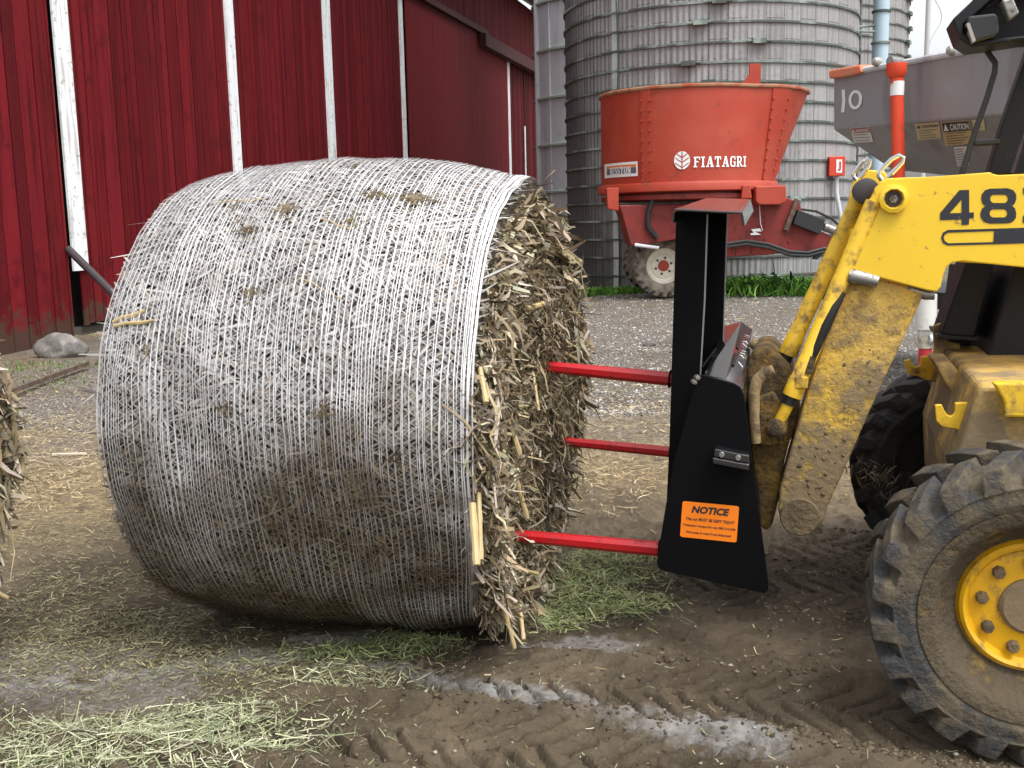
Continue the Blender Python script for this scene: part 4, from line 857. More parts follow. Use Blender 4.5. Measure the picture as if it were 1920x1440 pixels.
# net wrap threads
def netcol(t, ph):
    d = np.maximum(.62 * sst(.4, -.5, ph + stain_noise(t, ph)), .97 * sst(-.12, -.85, ph + .6 * stain_noise(t, ph) + .08))[..., None]  # second term adds mud dirt and the bale's lower shade to the threads
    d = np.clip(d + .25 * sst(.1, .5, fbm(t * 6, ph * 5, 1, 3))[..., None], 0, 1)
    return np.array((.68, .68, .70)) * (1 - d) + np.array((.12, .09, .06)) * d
NV = []; NQ = []; NC = []; nb = 0
def ribbon_grid(tc, ph, w, off):
    """tc, ph (n, m) polyline per row, width along the axis"""
    global nb
    n_, m_ = tc.shape; P = np.stack([bsurf(tc - w / 2, ph, off), bsurf(tc + w / 2, ph, off)], 2)
    c = np.repeat(netcol(tc, ph)[:, :, None, :], 2, 2); ids = nb + np.arange(n_ * m_ * 2).reshape(n_, m_, 2)
    q = np.stack([ids[:, :-1, 0], ids[:, :-1, 1], ids[:, 1:, 1], ids[:, 1:, 0]], -1).reshape(-1, 4)
    NV.append(P.reshape(-1, 3)); NQ.append(q); NC.append(c.reshape(-1, 3)); nb += n_ * m_ * 2
def ribbon_seg(ta, pa, tb, pb, w, off):
    global nb
    dt, dp = tb - ta, (pb - pa) * BR; L = np.hypot(dt, dp) + 1e-9; nx, npp = -dp / L * w / 2, dt / L * w / 2 / BR
    P = np.stack([bsurf(ta - nx, pa - npp, off), bsurf(ta + nx, pa + npp, off), bsurf(tb + nx, pb + npp, off), bsurf(tb - nx, pb - npp, off)], 1)
    c = np.repeat(netcol((ta + tb) / 2, (pa + pb) / 2)[:, None, :], 4, 1); n_ = len(ta)
    NQ.append(nb + np.arange(n_ * 4).reshape(n_, 4)); NV.append(P.reshape(-1, 3)); NC.append(c.reshape(-1, 3)); nb += n_ * 4
phs = np.linspace(-2.3, 2.8, 260)
for layer, (n_th, seed) in enumerate(((58, 1), (58, 2))):
    r_ = np.random.default_rng(seed); tc0 = np.linspace(.012, BLn - .005, n_th) + r_.uniform(-.0025, .0025, n_th) + (.004 if layer else 0)
    wob = .003 * vnoise(np.arange(n_th)[:, None] * 3.7 + np.zeros((1, 260)), phs[None] * 3.1 + layer * 9) + .012 * vnoise(np.arange(n_th)[:, None] * .3 + np.zeros((1, 260)), phs[None] * 1.3 + layer * 5)
    tc = np.clip(tc0[:, None] + wob, .002, BLn); ribbon_grid(tc, np.repeat(phs[None], n_th, 0), .0027 * r_.uniform(.75, 1.3, (n_th, 1)), .007 + .003 * layer)
    m = 118; pz = np.linspace(-2.3, 2.8, m)
    def t_at(i, p): return np.clip(tc0[i] + .003 * vnoise(i * 3.7, p * 3.1 + layer * 9) + .012 * vnoise(i * .3, p * 1.3 + layer * 5), .002, BLn)
    I, J = np.meshgrid(np.arange(n_th - 1), np.arange(m - 1), indexing='ij'); I = I.ravel(); J = J.ravel(); jit = r_.uniform(-.012, .012, len(I)); sh = (I % 7) * .006
    p0 = pz[J] + jit + sh; p1 = pz[J] + (pz[1] - pz[0]) * .5 + jit + sh; p2 = p0 + (pz[1] - pz[0])
    ribbon_seg(t_at(I, p0), p0, t_at(I + 1, p1), p1, .0011, .005 + .002 * layer); ribbon_seg(t_at(I + 1, p1), p1, t_at(I, p2), p2, .0011, .005 + .002 * layer)
ec = rng.uniform(.004, .07, 9); ribbon_grid(np.repeat(ec[:, None], 260, 1) + .008 * vnoise(np.arange(9)[:, None] * 2.3 + np.zeros((1, 260)), phs[None] * 2), np.repeat(phs[None], 9, 0), .0035, .012)
mesh_np('net_wrap', np.concatenate(NV), np.concatenate(NQ), M['net'], bale, np.concatenate(NC))
# mud and chaff caked over the net on the near side
n = 5200; t = rng.uniform(.05, BLn, n); ph = rng.uniform(-1.5, .35, n); kp = (ph + stain_noise(t, ph) + rng.normal(0, .25, n)) < -.72; t = t[kp]; ph = ph[kp]
ct_ = rng.uniform(.08, BLn - .1, 14); cp_ = rng.uniform(-.3, 1.3, 14); kk = rng.choice(14, 620, p=np.arange(1, 15) ** -1.0 / (np.arange(1, 15) ** -1.0).sum())      # tufts pulled through the mesh
t = np.r_[t, ct_[kk] + rng.normal(0, .045, 620) * rng.random(620) ** 1.5]; ph = np.r_[ph, cp_[kk] + rng.normal(0, .03, 620) * rng.random(620)]; n = len(t)
a = rng.uniform(0, np.pi, n); Ls = rng.uniform(.008, .045, n); Ws = rng.uniform(.0015, .006, n); Vq = np.zeros((n, 2, 2, 3)); off = rng.uniform(.006, .013, n)
for i in range(2):
    for j, sg in enumerate((-1, 1)): Vq[:, i, j] = bsurf(t + (i - .5) * Ls * np.cos(a) - sg * Ws / 2 * np.sin(a), ph + ((i - .5) * Ls * np.sin(a) + sg * Ws / 2 * np.cos(a)) / BR, off)
Q = (np.arange(n) * 4)[:, None] + np.array([0, 1, 3, 2])[None]
o = mesh_np('caked_chaff', Vq.reshape(-1, 3), Q, M['strip'], bale, per_vert(palette(n, [.1, .02, .3, .3, .2, .12, 0, .05]) * .8, 1)); o['kind'] = 'stuff'
# loose stover of the open end
def end_stover(n, lo, hi, Lr, Wr, outr, wts, seed, mode, gv):
    r_ = np.random.default_rng(seed); rho = BR * np.sqrt(r_.uniform(lo ** 2, hi ** 2, n)); ph = r_.uniform(-np.pi, np.pi, n)
    rho = np.minimum(rho, BR * 1.0) * np.where(np.sin(ph) > 0, 1 - .10 * np.sin(ph), 1.0)
    lump = .05 * fbm(np.cos(ph) * rho, np.sin(ph) * rho, 4, 3); e_ = bedge(ph); out = r_.uniform(*outr, n) + lump - .55 * e_
    if mode == 'rim': out = out - .5 * np.maximum(e_, 0) * r_.random(n)
    C = face_pt(rho, ph, out); tang = (np.sin(ph))[:, None] * PVb + np.cos(ph)[:, None] * ZU
    radial = (-np.cos(ph))[:, None] * PVb + np.sin(ph)[:, None] * ZU; D = np.zeros((n, 3)); u = r_.random(n)[:, None]; rnd = r_.normal(size=(n, 3))
    if mode == 'face': D = np.where(u < .5, tang + .5 * rnd, np.where(u < .75, -ZU + .45 * rnd, rnd - .4 * AX))
    elif mode == 'rim': D = np.where(u < .4, -AX * .8 + (.45 - .55 * np.clip(np.sin(ph), 0, 1))[:, None] * radial + .5 * rnd, np.where(u < .8, tang + .55 * rnd, -ZU + .5 * rnd))
    elif mode == 'spill': D = tang * np.where(u < .5, 1, -1) + .9 * rnd - .35 * AX
    elif mode == 'hang': D = -ZU * 1.0 + .42 * rnd - .2 * AX
    Nn = -AX + .75 * r_.normal(size=(n, 3)); Ls = r_.uniform(*Lr, n) * np.where(r_.random(n) < .12, 1.7, 1); Ws = r_.uniform(*Wr, n)
    D[:, 2] *= np.where(C[:, 2] > 1.42, .15, 1.0); C[:, 2] = np.maximum(C[:, 2], .03)
    kp = (np.abs(D).sum(1) > 0)
    col = palette(n, wts); V, Q = strips(C, D, Nn, Ls, Ws, 5, r_.normal(0, .12, n), gv, True, r_.normal(0, 1.6, n), .07)
    V[:, 2] = np.maximum(V[:, 2], .004); return V, Q, per_vert(col, 5)
sets = [end_stover(30000, 0, .93, (.025, .11), (.002, .0075), (-.06, .02), [.15, .04, .22, .26, .24, .12, .01, .1], 11, 'face', .15),
        end_stover(2400, .1, .92, (.05, .16), (.005, .015), (-.01, .03), [.27, .16, .2, .1, .05, .12, .08, .1], 12, 'face', .2),
        end_stover(4200, .88, .955, (.04, .14), (.005, .020), (-.03, .05), [.26, .24, .15, .08, .04, .1, .14, .06], 13, 'rim', .2),
        end_stover(700, .8, .95, (.10, .22), (.007, .022), (.0, .05), [.26, .26, .14, .06, .03, .1, .12, .06], 14, 'hang', .1),
        end_stover(1500, .94, .985, (.03, .11), (.004, .014), (-.03, .03), [.24, .24, .16, .08, .05, .1, .12, .06], 15, 'spill', .2)]
Vc = []; Qc = []; Cc = []; o_ = 0
for v_, q_, c_ in sets: Vc.append(v_); Qc.append(q_ + o_); Cc.append(c_); o_ += len(v_)
o = mesh_np('loose_stover', np.concatenate(Vc), np.concatenate(Qc), M['strip'], bale, np.concatenate(Cc)); o['kind'] = 'stuff'
AXV = Vector(AX)
def onface(px, py, out): return onp(px, py, Vector(BC) - AXV * out, AXV)
M['stalk'] = mat('corn_stalk', (.46, .36, .19), .6, var=(14, (.5, .36, .16), .45, .65), fine=(60, (.3, .2, .08), .66, .75))
def stalk(pts, r, outs, parent):
    P = [onface(x, y, o) for (x, y), o in zip(pts, outs)]; n_ = 9; path = []; rs = []
    for i in range(n_):
        u = i / (n_ - 1); path.append(P[0].lerp(P[-1], u)); rs.append(r * (1.25 if i in (3, 7) else 1.0))
    mb = MB(); mb.tube(path, [q * .72 for q in rs], 8); mb.build('corn_stalk', M['stalk'], parent)
for pts, r in (([(1005, 462), (1088, 490)], .015), ([(1030, 468), (1066, 482)], .010), ([(950, 768), (974, 852)], .015), ([(960, 872), (988, 972)], .014), ([(886, 944), (894, 1060)], .016), ([(898, 925), (902, 1050)], .011), ([(1045, 655), (1080, 674)], .012),
               ([(920, 820), (945, 850)], .013), ([(975, 1135), (982, 1200)], .010), ([(985, 580), (1018, 570)], .016), ([(925, 540), (952, 552)], .014), ([(900, 690), (912, 755)], .012), ([(1000, 700), (1010, 770)], .008), ([(968, 1065), (1008, 1076)], .009), ([(940, 1120), (965, 1215)], .010), ([(1065, 905), (1090, 935)], .010)):
    stalk(pts, r, (.04, .08), bale)
for pts, r in (([(212, 604), (272, 582)], .012), ([(214, 612), (290, 600)], .011), ([(560, 520), (640, 560)], .004), ([(410, 380), (500, 372)], .004), ([(600, 410), (660, 430)], .004)):
    P = []
    for x, y in pts:      # on the near side of the wrapped surface
        r0 = ray(x, y); best = None
        for tt in np.arange(2.4, 5, .01):
            q = np.array(CAM + r0 * tt) - BC; tl2 = q @ AX; rr = math.hypot(q @ PVb, q[2]); 
            ph_ = math.atan2(q[2], -(q @ PVb)); R_ = np.linalg.norm(bsurf(np.array([tl2]), np.array([ph_]), .012)[0] - BC - tl2 * AX)
            if rr < R_: best = CAM + r0 * tt; break
        P.append(best or CAM + r0 * 3.6)
    mb = MB(); r *= .6; mb.tube([P[0], P[0].lerp(P[1], .33) + ZV * .004, P[0].lerp(P[1], .66) - ZV * .003, P[1]], [r, r * .9, r * 1.2, r * .6], 6); mb.build('corn_stalk', M['stalk'], bale)
bale2 = copy_tree(bale); bale2['label'] = 'cropped corn stalk bale at the left edge, only its ragged brown end in view'
for ch in list(bale2.children):      # stalks that would stand clear of its cropped edge
    if ch.name.startswith('corn_stalk') and ch.data.vertices[0].co.z > .75: bpy.data.objects.remove(ch)
bale2.location = bale.location + Vector((-2.165, -1.2, 0))

# ================================================================== BALE SPEAR
sp_ = empty('bale_spear', onv(1330, 1000, 4.2) * 1.0 - ZV * onv(1330, 1000, 4.2).z, 'black upright bale spear frame with red tines and an orange NOTICE sticker', 'bale spear')
TH = VV * .014
mb = MB(); mb.prism(V2([(1306, 706), (1318, 703), (1376, 719), (1388, 726), (1395, 742), (1441, 1096), (1440, 1108), (1433, 1113), (1245, 1071), (1235, 1066), (1231, 1054), (1252, 925), (1262, 870)], 3.76), TH); mb.build('side_plate', M['spear_black'], sp_, smooth=0, bevel=.003)
mb = MB(); mb.prism(V2([(1330, 660), (1400, 670), (1430, 940), (1270, 915)], 4.88), TH); mb.build('side_plate', M['spear_black'], sp_, smooth=0, bevel=.003)
mb = MB(); mb.prism(V2([(1268, 393), (1327, 398), (1322, 560), (1313, 716), (1305, 930), (1250, 935), (1255, 830)], 4.02), TH); mb.build('mast_flange', M['spear_black'], sp_, smooth=0, bevel=.002)
mb = MB(); mb.prism([p - VV * .0015 for p in V2([(1325, 402), (1327.4, 402), (1322.4, 560), (1313.6, 712), (1311.6, 712), (1320, 560)], 4.02)], TH + VV * .003); mb.build('flange_edge', M['edge_worn'], sp_, smooth=0)  # painted highlight along the near flange's edge
mb = MB(); mb.prism(V2([(1300, 396), (1364, 394), (1360, 520), (1356, 640), (1352, 760), (1288, 760)], 4.46), TH); mb.build('mast_flange', M['spear_black'], sp_, smooth=0, bevel=.002)
mb = MB(); mb.prism([p - VV * .0015 for p in V2([(1362.5, 396), (1364.6, 396), (1360.6, 520), (1356.6, 640), (1355, 640), (1359, 520)], 4.46)], TH); mb.build('flange_edge', M['edge_worn'], sp_, smooth=0)  # far flange gets the same edge light as a pale strip
a = V2([(1271, 396), (1259, 830), (1256, 930)], 4.035); b_ = V2([(1303, 396), (1296, 700), (1292, 760)], 4.455)
mb = MB(); mb.add(a + b_ + [p - FV * .012 for p in a + b_], [(0, 1, 4, 3), (1, 2, 5, 4), (6, 9, 10, 7), (7, 10, 11, 8), (0, 3, 9, 6), (2, 8, 11, 5), (0, 6, 7, 1), (1, 7, 8, 2), (3, 4, 10, 9), (4, 5, 11, 10)]); mb.build('mast_web', M['spear_black'], sp_, smooth=0)
cn = [onv(1265, 391, 3.8), onv(1388, 397, 3.8), onv(1404, 373, 4.6), onv(1324, 371, 4.6)]; dn = -(cn[1] - cn[0]).cross(cn[3] - cn[0]).normalized()
if dn.z > 0: dn = -dn
mb = MB(); mb.prism(cn, dn * .009); mb.build('top_cap', M['gloss_black'], sp_, smooth=0, bevel=.003)
mb = MB(); lp = [cn[1] + dn * .001, cn[2] + dn * .001, cn[2] + dn * .05 - FV * .016, cn[1] + dn * .05 - FV * .012]; mb.prism(lp, -FV * .008); mb.build('cap_lip', M['gloss_black'], sp_, smooth=0, bevel=.002)
mb = MB(); mb.prism([cn[0] + dn * .012, cn[3] + dn * .012, cn[3] + dn * .05, cn[0] + dn * .05], FV * .007); mb.build('cap_lip', M['gloss_black'], sp_, smooth=0)
A = V2([(1319, 703), (1361, 711), (1393, 726), (1396, 775), (1318, 765)], 3.775); Bq = V2([(1358, 611), (1390, 603), (1413, 619), (1412, 655), (1357, 650)], 4.86)
mb = MB(); mb.loft(A, Bq); mb.build('hitch_beam', M['gloss_black'], sp_, smooth=0, bevel=.006)
for (u0, u1) in ((.22, .42), (.5, .72)):
    nrm = (A[2] - A[1]).cross(Bq[1] - A[1]).normalized(); nrm = nrm if nrm.dot(CAM - A[1]) > 0 else -nrm
    P = [A[1].lerp(A[2], .12).lerp(Bq[1].lerp(Bq[2], .12), u) for u in (u0, u1)] + [A[1].lerp(A[2], .3).lerp(Bq[1].lerp(Bq[2], .3), u) for u in (u1, u0)]
    mb = MB(); mb.prism([p + nrm * .0015 for p in P], nrm * .0015); mb.build('slot', M['dark'], sp_, smooth=0)  # raised near-black patch; the slot's inner shade is only colour
def fbeam(u, v, h=0):
    nrm = (A[2] - A[1]).cross(Bq[1] - A[1]).normalized(); nrm = nrm if nrm.dot(CAM - A[1]) > 0 else -nrm
    return A[1].lerp(A[2], u).lerp(Bq[1].lerp(Bq[2], u), v) + nrm * (.002 + h)
mb = MB()
for pts in ([(.45, .3), (.75, .26)], [(.45, .42), (.72, .40)], [(.45, .46), (.75, .47)], [(.5, .50), (.75, .52)], [(.45, .62), (.75, .60)], [(.45, .66), (.6, .69), (.75, .67)], [(.5, .8), (.8, .82)]):
    for p, q in zip(pts[:-1], pts[1:]): mb.tube([fbeam(*p), fbeam(*q)], .0022, 4)
mb.build('chalk_marks', M['white'], sp_, smooth=0)
mb = MB(); mb.tube([onv(1316, 690, 4.1), onv(1342, 655, 4.2)], .007, 6); mb.build('stiffener', M['spear_black'], sp_)
for px, py in ((1302, 716), (1308, 708)):
    mb = MB(); p = onv(px, py, 3.75); mb.lathe([(0, -.01), (.009, -.008), (.009, .02)], p, VV + FV * .4, 6); mb.build('bolt', M['steel'], sp_, smooth=30)
mb = MB(); mb.prism(V2([(1340, 841), (1404, 854), (1406, 869), (1338, 856)], 3.70), VV * .058); mb.build('latch_bracket', M['gloss_black'], sp_, smooth=0, bevel=.004)
mb = MB(); mb.prism(V2([(1336, 858), (1405, 871), (1405, 883), (1336, 869)], 3.69), VV * .068); mb.build('latch_bracket', M['gloss_black'], sp_, smooth=0, bevel=.004)
for px, py in ((1353, 853), (1384, 859)):
    mb = MB(); p = onv(px, py, 3.698); mb.lathe([(0, -.004), (.008, -.004), (.011, .002)], p, VV, 10); mb.build('bolt', M['steel'], sp_)
f = qmap([(1280, 939), (1386, 949), (1381, 1017), (1275, 1006)], lambda x, y: onv(x, y, 3.76), .002)
mb = MB(); rr_ = rrect(0, 0, 1, 1, .05); mb.add([f(x, y) for x, y in rr_], [tuple(range(len(rr_)))]); mb.build('notice_sticker', M['notice'], sp_, smooth=0, recalc=False)
mb = MB(); put_text(mb, f, 'NOTICE', .17, .70, .84, .90, .001, .045, shear=.22)
for i, s_ in enumerate(('This nut MUST BE KEPT TIGHT!', 'Tightening torque for nut 280-310 ft/lb', 'Warranty is void if not followed!')): put_text(mb, f, s_, (.08, .04, .1)[i], .49 - .19 * i, (.94, .97, .9)[i], .575 - .19 * i, .001, .022, shear=.15)
mb.build('lettering', M['dec_black'], sp_, smooth=0, recalc=False)
for (a, b_, v_, r) in (((1243, 1030), (955, 1003), 3.98, .029), ((1262, 711), (1040, 689), 4.27, .029), ((1262, 848), (1070, 829), 4.62, .024)):
    p0 = onv(*a, v_); p1 = onv(*b_, v_); d = (p1 - p0).normalized(); mb = MB()
    mb.tube([p0 - d * .06, p0 + d * .02, p0 + d * .22, p1, p1 + d * .3, p1 + d * .8], [r, r, r * .97, r * .84, r * .72, r * .2], 8); mb.build('tine', M['spear_red'], sp_, smooth=25)
    mb = MB(); mb.tube([p0 - d * .1, p0 - d * .03], r * 1.5, 12); mb.build('tine_socket', M['spear_black'], sp_)
    mb = MB(); q = p0 + d * .012
    for k in range(14):
        a_ = 2 * math.pi * k / 14; e1 = d.cross(ZV).normalized(); e2 = d.cross(e1); c_ = q + (e1 * math.cos(a_) + e2 * math.sin(a_)) * r * 1.08; mb.box(c_, .004, .005, .005, d, e1, e2)
    wb = mb.build('weld_bead', M['spear_black'], sp_, smooth=60); wb['kind'] = 'stuff'

# ================================================================== TELEHANDLER
V0 = 3.21; ct = g(1930, 1425); WR = .461; WW = .36
te = empty('telehandler', (ct.x, ct.y + 1.0, 0), 'muddy yellow telehandler with its boom lowered, holding the black bale spear', 'telehandler')
wcen = Vector((ct.x, ct.y, WR - .03)) + VV * (WW / 2)
wh = wheel_parts('w', WR, WW, M['tyre'], M['wheel_yellow'], M['yellow_tan'], 9, wcen, -AL, te, nl=22, rimr=.60, hubr=.185, nutr=.29, nut_m=M['mud'], lugw=.58)
for ch in wh.children:
    if ch.name.startswith('tyre'):
        b = ch.modifiers.new('Bevel', 'BEVEL'); b.width = .006; b.segments = 2; b.limit_method = 'ANGLE'; b.angle_limit = math.radians(25)
mb = MB(); hw = WW / 2; mb.lathe([(WR * .70, -hw * 1.03), (WR * .63, -hw * 1.0), (WR * .60, -hw * .96), (WR * .58, -hw * .90), (WR * .55, -hw * .70), (WR * .47, -hw * .42), (WR * .445, -hw * .37)], (0, 0, 0), (0, 1, 0), 72, ref=(1, 0, 0)); mb.build('rim_band', M['rim_mud'], wh, local=True)
for k, (dv, ds, fl) in enumerate(((1.75, 0, 1), (0, -2.35, 0), (1.75, -2.35, 1))):
    c = copy_tree(wh, te); c.location = wh.location + VV * dv + FV * ds
    if fl: c.rotation_euler = (0, 0, -AL + math.pi)
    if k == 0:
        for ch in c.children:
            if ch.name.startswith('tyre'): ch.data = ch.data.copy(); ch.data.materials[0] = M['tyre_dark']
mb = MB(); mb.tube([wcen + VV * .1, wcen + VV * 1.7], .11, 12); mb.tube([wcen + VV * .1 - FV * 2.35, wcen + VV * 1.7 - FV * 2.35], .11, 12); mb.build('axle', M['mud_metal'], te)
BO = [(1668, 334), (1755, 331), (1855, 323), (1872, 328), (1925, 325), (2150, 318), (2150, 508), (1925, 502), (1803, 490), (1785, 493), (1774, 502), (1768, 518), (1764, 538), (1757, 547), (1740, 545), (1608, 510), (1600, 506), (1597, 498), (1640, 356), (1650, 341)]
VB = 4.05
mb = MB(); mb.prism(V2(BO, VB), VV * .022); mb.build('boom_plate', M['yellow'], te, smooth=0, bevel=.005)
mb = MB(); mb.prism([p + VV * .40 for p in V2(BO[:-3] + [(1597, 498), (1636, 352), (1648, 338)], VB)], VV * .022); mb.build('boom_plate', M['yellow'], te, smooth=0, bevel=.004)
a = V2([(1690, 335), (1755, 332), (1855, 325), (2150, 320)], VB); mb = MB(); mb.add(a + [p + VV * .4 for p in a] + [p - ZV * .012 for p in a] + [p + VV * .4 - ZV * .012 for p in a], [(i, i + 1, i + 5, i + 4) for i in range(3)] + [(8 + i, 12 + i, 13 + i, 9 + i) for i in range(3)] + [(0, 4, 12, 8), (3, 11, 15, 7)]); mb.build('boom_top', M['yellow'], te, smooth=0)
mb = MB(); a = V2([(1800, 492), (2150, 508), (2150, 500), (1800, 486)], VB + .022); mb.prism(a, VV * .37); mb.build('boom_bottom', M['yellow'], te, smooth=0)
mb = MB(); mb.prism(V2([(1600, 338), (1630, 318), (1660, 322), (1668, 340), (1640, 358), (1597, 498), (1570, 480), (1585, 400)], VB + .36), VV * .03); mb.build('boom_plate', M['yellow'], te, smooth=0, bevel=.006)
mb = MB(); mb.prism(V2([(1642, 352), (1657, 338), (1648, 345), (1628, 378), (1592, 495), (1600, 500)], VB), VV * .06); mb.build('boom_flange', M['yellow'], te, smooth=0, bevel=.003)
p = onv(1675, 373, VB); mb = MB(); mb.lathe([(.047, .0), (.052, -.012), (.050, -.026), (.036, -.030), (.034, -.022), (.030, -.004)], p, VV, 10); mb.build('pin_boss', M['yellow'], te, smooth=50)
mb = MB(); mb.lathe([(.031, -.003), (.0, -.003)], p, VV, 24); mb.build('pin_washer', M['iron'], te)
mb = MB(); mb.lathe([(.0, -.018), (.014, -.018), (.016, -.014), (.016, -.002)], p, VV, 6); mb.build('pin_bolt', M['steel'], te, smooth=30)
p = onv(1624, 358, VB + .12); mb = MB(); mb.lathe([(0, -.03), (.03, -.03), (.045, -.024), (.047, 0), (.047, .12)], p, VV, 24); mb.build('pivot_pin', M['iron'], te, smooth=40)
for (pts, v_) in (([(1606, 338), (1600, 330), (1602, 322), (1616, 304), (1626, 298), (1632, 302), (1630, 310), (1612, 334)], VB + .3), ([(1654, 338), (1648, 330), (1648, 322), (1672, 298), (1686, 291), (1694, 296), (1692, 304), (1664, 334)], VB + .05)):
    mb = MB(); mb.tube(V2(pts, v_), .0085, 10); mb.build('lifting_shackle', M['chrome'], te)
# number and pill outline
f = qmap([(1764, 356), (1826, 356), (1826, 421), (1762, 421)], lambda x, y: onv(x, y, VB), .002)
def numpoly(pl, ox=1750, oy=320, s=9.0): return [((x / s + ox), (y / s + oy)) for x, y in pl]
def decal_px(name, polys, m, h=.002):
    ax_ = lambda x, y: onv(x, y, VB) - VV * h
    vs, fs = text_tris(name + str(len(polys)), 0, [[(x, -y) for x, y in pl] for pl in polys])
    mb = MB(); mb.add([ax_(x, -y) for x, y in vs], fs); return mb.build(name, m, te, smooth=0, recalc=False)
decal_px('boom_digit', [numpoly([(440, 328), (603, 324), (605, 706), (684, 702), (682, 800), (603, 806), (600, 910), (478, 916), (474, 822), (112, 834), (112, 716)]), numpoly([(478, 486), (272, 718), (474, 714)])], M['dec_black'])
def stad(x0, y0, x1, y1, r): return numpoly(rrect(x0, y0, x1, y1, r, 8))
decal_px('boom_numeral', [numpoly([(950, 304), (1250, 296), (1350, 330), (1398, 400), (1400, 480), (1370, 560), (1330, 590), (1380, 640), (1398, 720), (1390, 800), (1340, 860), (1270, 886), (950, 894), (850, 860), (800, 790), (792, 720), (820, 640), (876, 598), (826, 550), (808, 480), (816, 400), (870, 330)]), stad(960, 404, 1256, 545, 65), stad(950, 650, 1246, 788, 65)], M['dec_black'])
decal_px('boom_character', [numpoly([(1510, 290), (1960, 280), (1960, 480), (1700, 800), (1960, 790), (1960, 868), (1508, 880), (1508, 775), (1790, 400), (1516, 396)])], M['dec_black'])
decal_px('boom_pill', [numpoly([(240, 1000), (1040, 978), (2600, 930), (2600, 1190), (1040, 1240), (240, 1262), (165, 1225), (130, 1135), (160, 1045)]), numpoly([(250, 1045), (1024, 1018), (1012, 1205), (250, 1224), (195, 1190), (172, 1130), (195, 1075)])], M['dec_black'])
# boom nose
NO = [(1580, 528), (1600, 512), (1735, 545), (1722, 575), (1692, 640), (1647, 734), (1578, 893), (1552, 950), (1545, 975), (1532, 996), (1506, 1006), (1484, 1000), (1466, 984), (1458, 955), (1462, 918), (1474, 872), (1508, 754), (1545, 640)]
mb = MB(); mb.prism(V2(NO, 4.08), VV * .30)
nose = mb.build('boom_nose', M['yellow_mud'], te, smooth=0, bevel=.012, seg=3)
for px, py, r in ((1494, 972, .012), (1470, 965, .012)):
    p = onv(px, py, 4.08); mb = MB(); mb.lathe([(0, -.012), (r * .8, -.012), (r, -.006), (r, .01)], p, VV, 10); mb.build('nose_bolt', M['mud'], te)
p = onv(1500, 968, 4.08); mb = MB(); mb.lathe([(.075, -.008), (.07, -.016), (.0, -.016)], p, VV, 24); mb.build('pivot_cover', M['mud'], te)
# mud lumps stuck on the nose
mb = MB()
for k in range(60):
    u = random.random(); px = 1700 - 210 * u + random.uniform(-55, 45); py = 600 + 370 * u + random.uniform(-40, 30); r = random.uniform(.003, .009) * (.6 + .7 * u)
    # keep inside the plate outline
    x0 = np.interp(py, [528, 640, 754, 872, 918, 1000], [1590, 1552, 1516, 1482, 1470, 1490]); x1 = np.interp(py, [545, 640, 734, 893, 960, 1000], [1728, 1686, 1640, 1572, 1545, 1520])
    if not (x0 + 8 < px < x1 - 8): continue
    p = onv(px, py, 4.08); sx, sy = random.uniform(.7, 1.8), random.uniform(.6, 1.2); ring = []
    aa = random.uniform(0, 3)
    V = [p - VV * r * .5]; n_ = 8
    for rad, hh in ((.6, -.35), (1.0, .05)):
        for j in range(n_):
            t = 2 * math.pi * j / n_; q = random.uniform(.75, 1.2); du, dv = rad * r * sx * math.cos(t) * q, rad * r * sy * math.sin(t) * q
            V.append(p + FV * (du * math.cos(aa) - dv * math.sin(aa)) + ZV * (du * math.sin(aa) + dv * math.cos(aa)) + VV * r * hh)
    Fs = [(0, 1 + j, 1 + (j + 1) % n_) for j in range(n_)] + [(1 + j, 1 + n_ + j, 1 + n_ + (j + 1) % n_, 1 + (j + 1) % n_) for j in range(n_)]
    mb.add(V, Fs)
o = mb.build('mud_lumps', M['mud'], te, smooth=50); o['kind'] = 'stuff'
# tilt cylinders
def cyl(a, b_, v_, r, rod_end, rr_):
    p0, p1 = onv(*a, v_), onv(*b_, v_); d = (p1 - p0).normalized()
    mb = MB(); mb.tube([p0, p0 + d * .01, p1 - d * .075, p1 - d * .07, p1], [r * .94, r, r, r * 1.13, r * 1.13], 20); c = mb.build('tilt_cylinder', M['yellow_dirty'], te, smooth=40)
    mb = MB(); mb.tube([p1, p1 + d * .035], r * .8, 16); mb.build('gland', M['black_metal'], c)
    q = onv(*rod_end, v_); mb = MB(); mb.tube([p1 + d * .03, q], rr_, 14); mb.build('rod', M['yellow_dirty'], c)
    mb = MB(); mb.lathe([(0, -.035), (rr_ * 1.1, -.035), (rr_ * 1.55, -.03), (rr_ * 1.55, .03), (0, .03)], q, VV, 18); mb.build('rod_eye', M['mud_metal'], c)
    return c
cyl((1611, 372), (1477, 664), VB + .25, .032, (1459, 712), .022)
cyl((1640, 378), (1485, 742), VB + .02, .032, (1456, 800), .022)
mb = MB(); mb.tube(V2([(1601, 430), (1592, 470), (1598, 500)], VB + .03), .012, 10); mb.build('oil_tube', M['yellow_dirty'], te)
mb = MB(); mb.tube(V2([(1583, 548), (1566, 575), (1548, 612), (1532, 650), (1524, 672)], VB + .0), [.008, .017, .02, .017, .011], 12); mb.build('hose', M['hose'], te)
mb = MB(); mb.tube(V2([(1524, 668), (1514, 700)], VB + .0), .016, 8); mb.build('hose_fitting', M['mud_metal'], te)
mb = MB(); mb.box(onv(1503, 716, VB + .0), .022, .02, .022, FV, VV); mb.build('port_block', M['yellow_dirty'], te, smooth=0, bevel=.004)
mb = MB(); mb.tube(V2([(1591, 516), (1615, 521), (1646, 528)], 4.06), [.028, .027, .022], 18); mb.build('grease_tube', M['steel'], te)
mb = MB(); mb.tube(V2([(1586, 496), (1600, 492)], 4.06), .016, 14); mb.build('bolt_head', M['steel'], te)
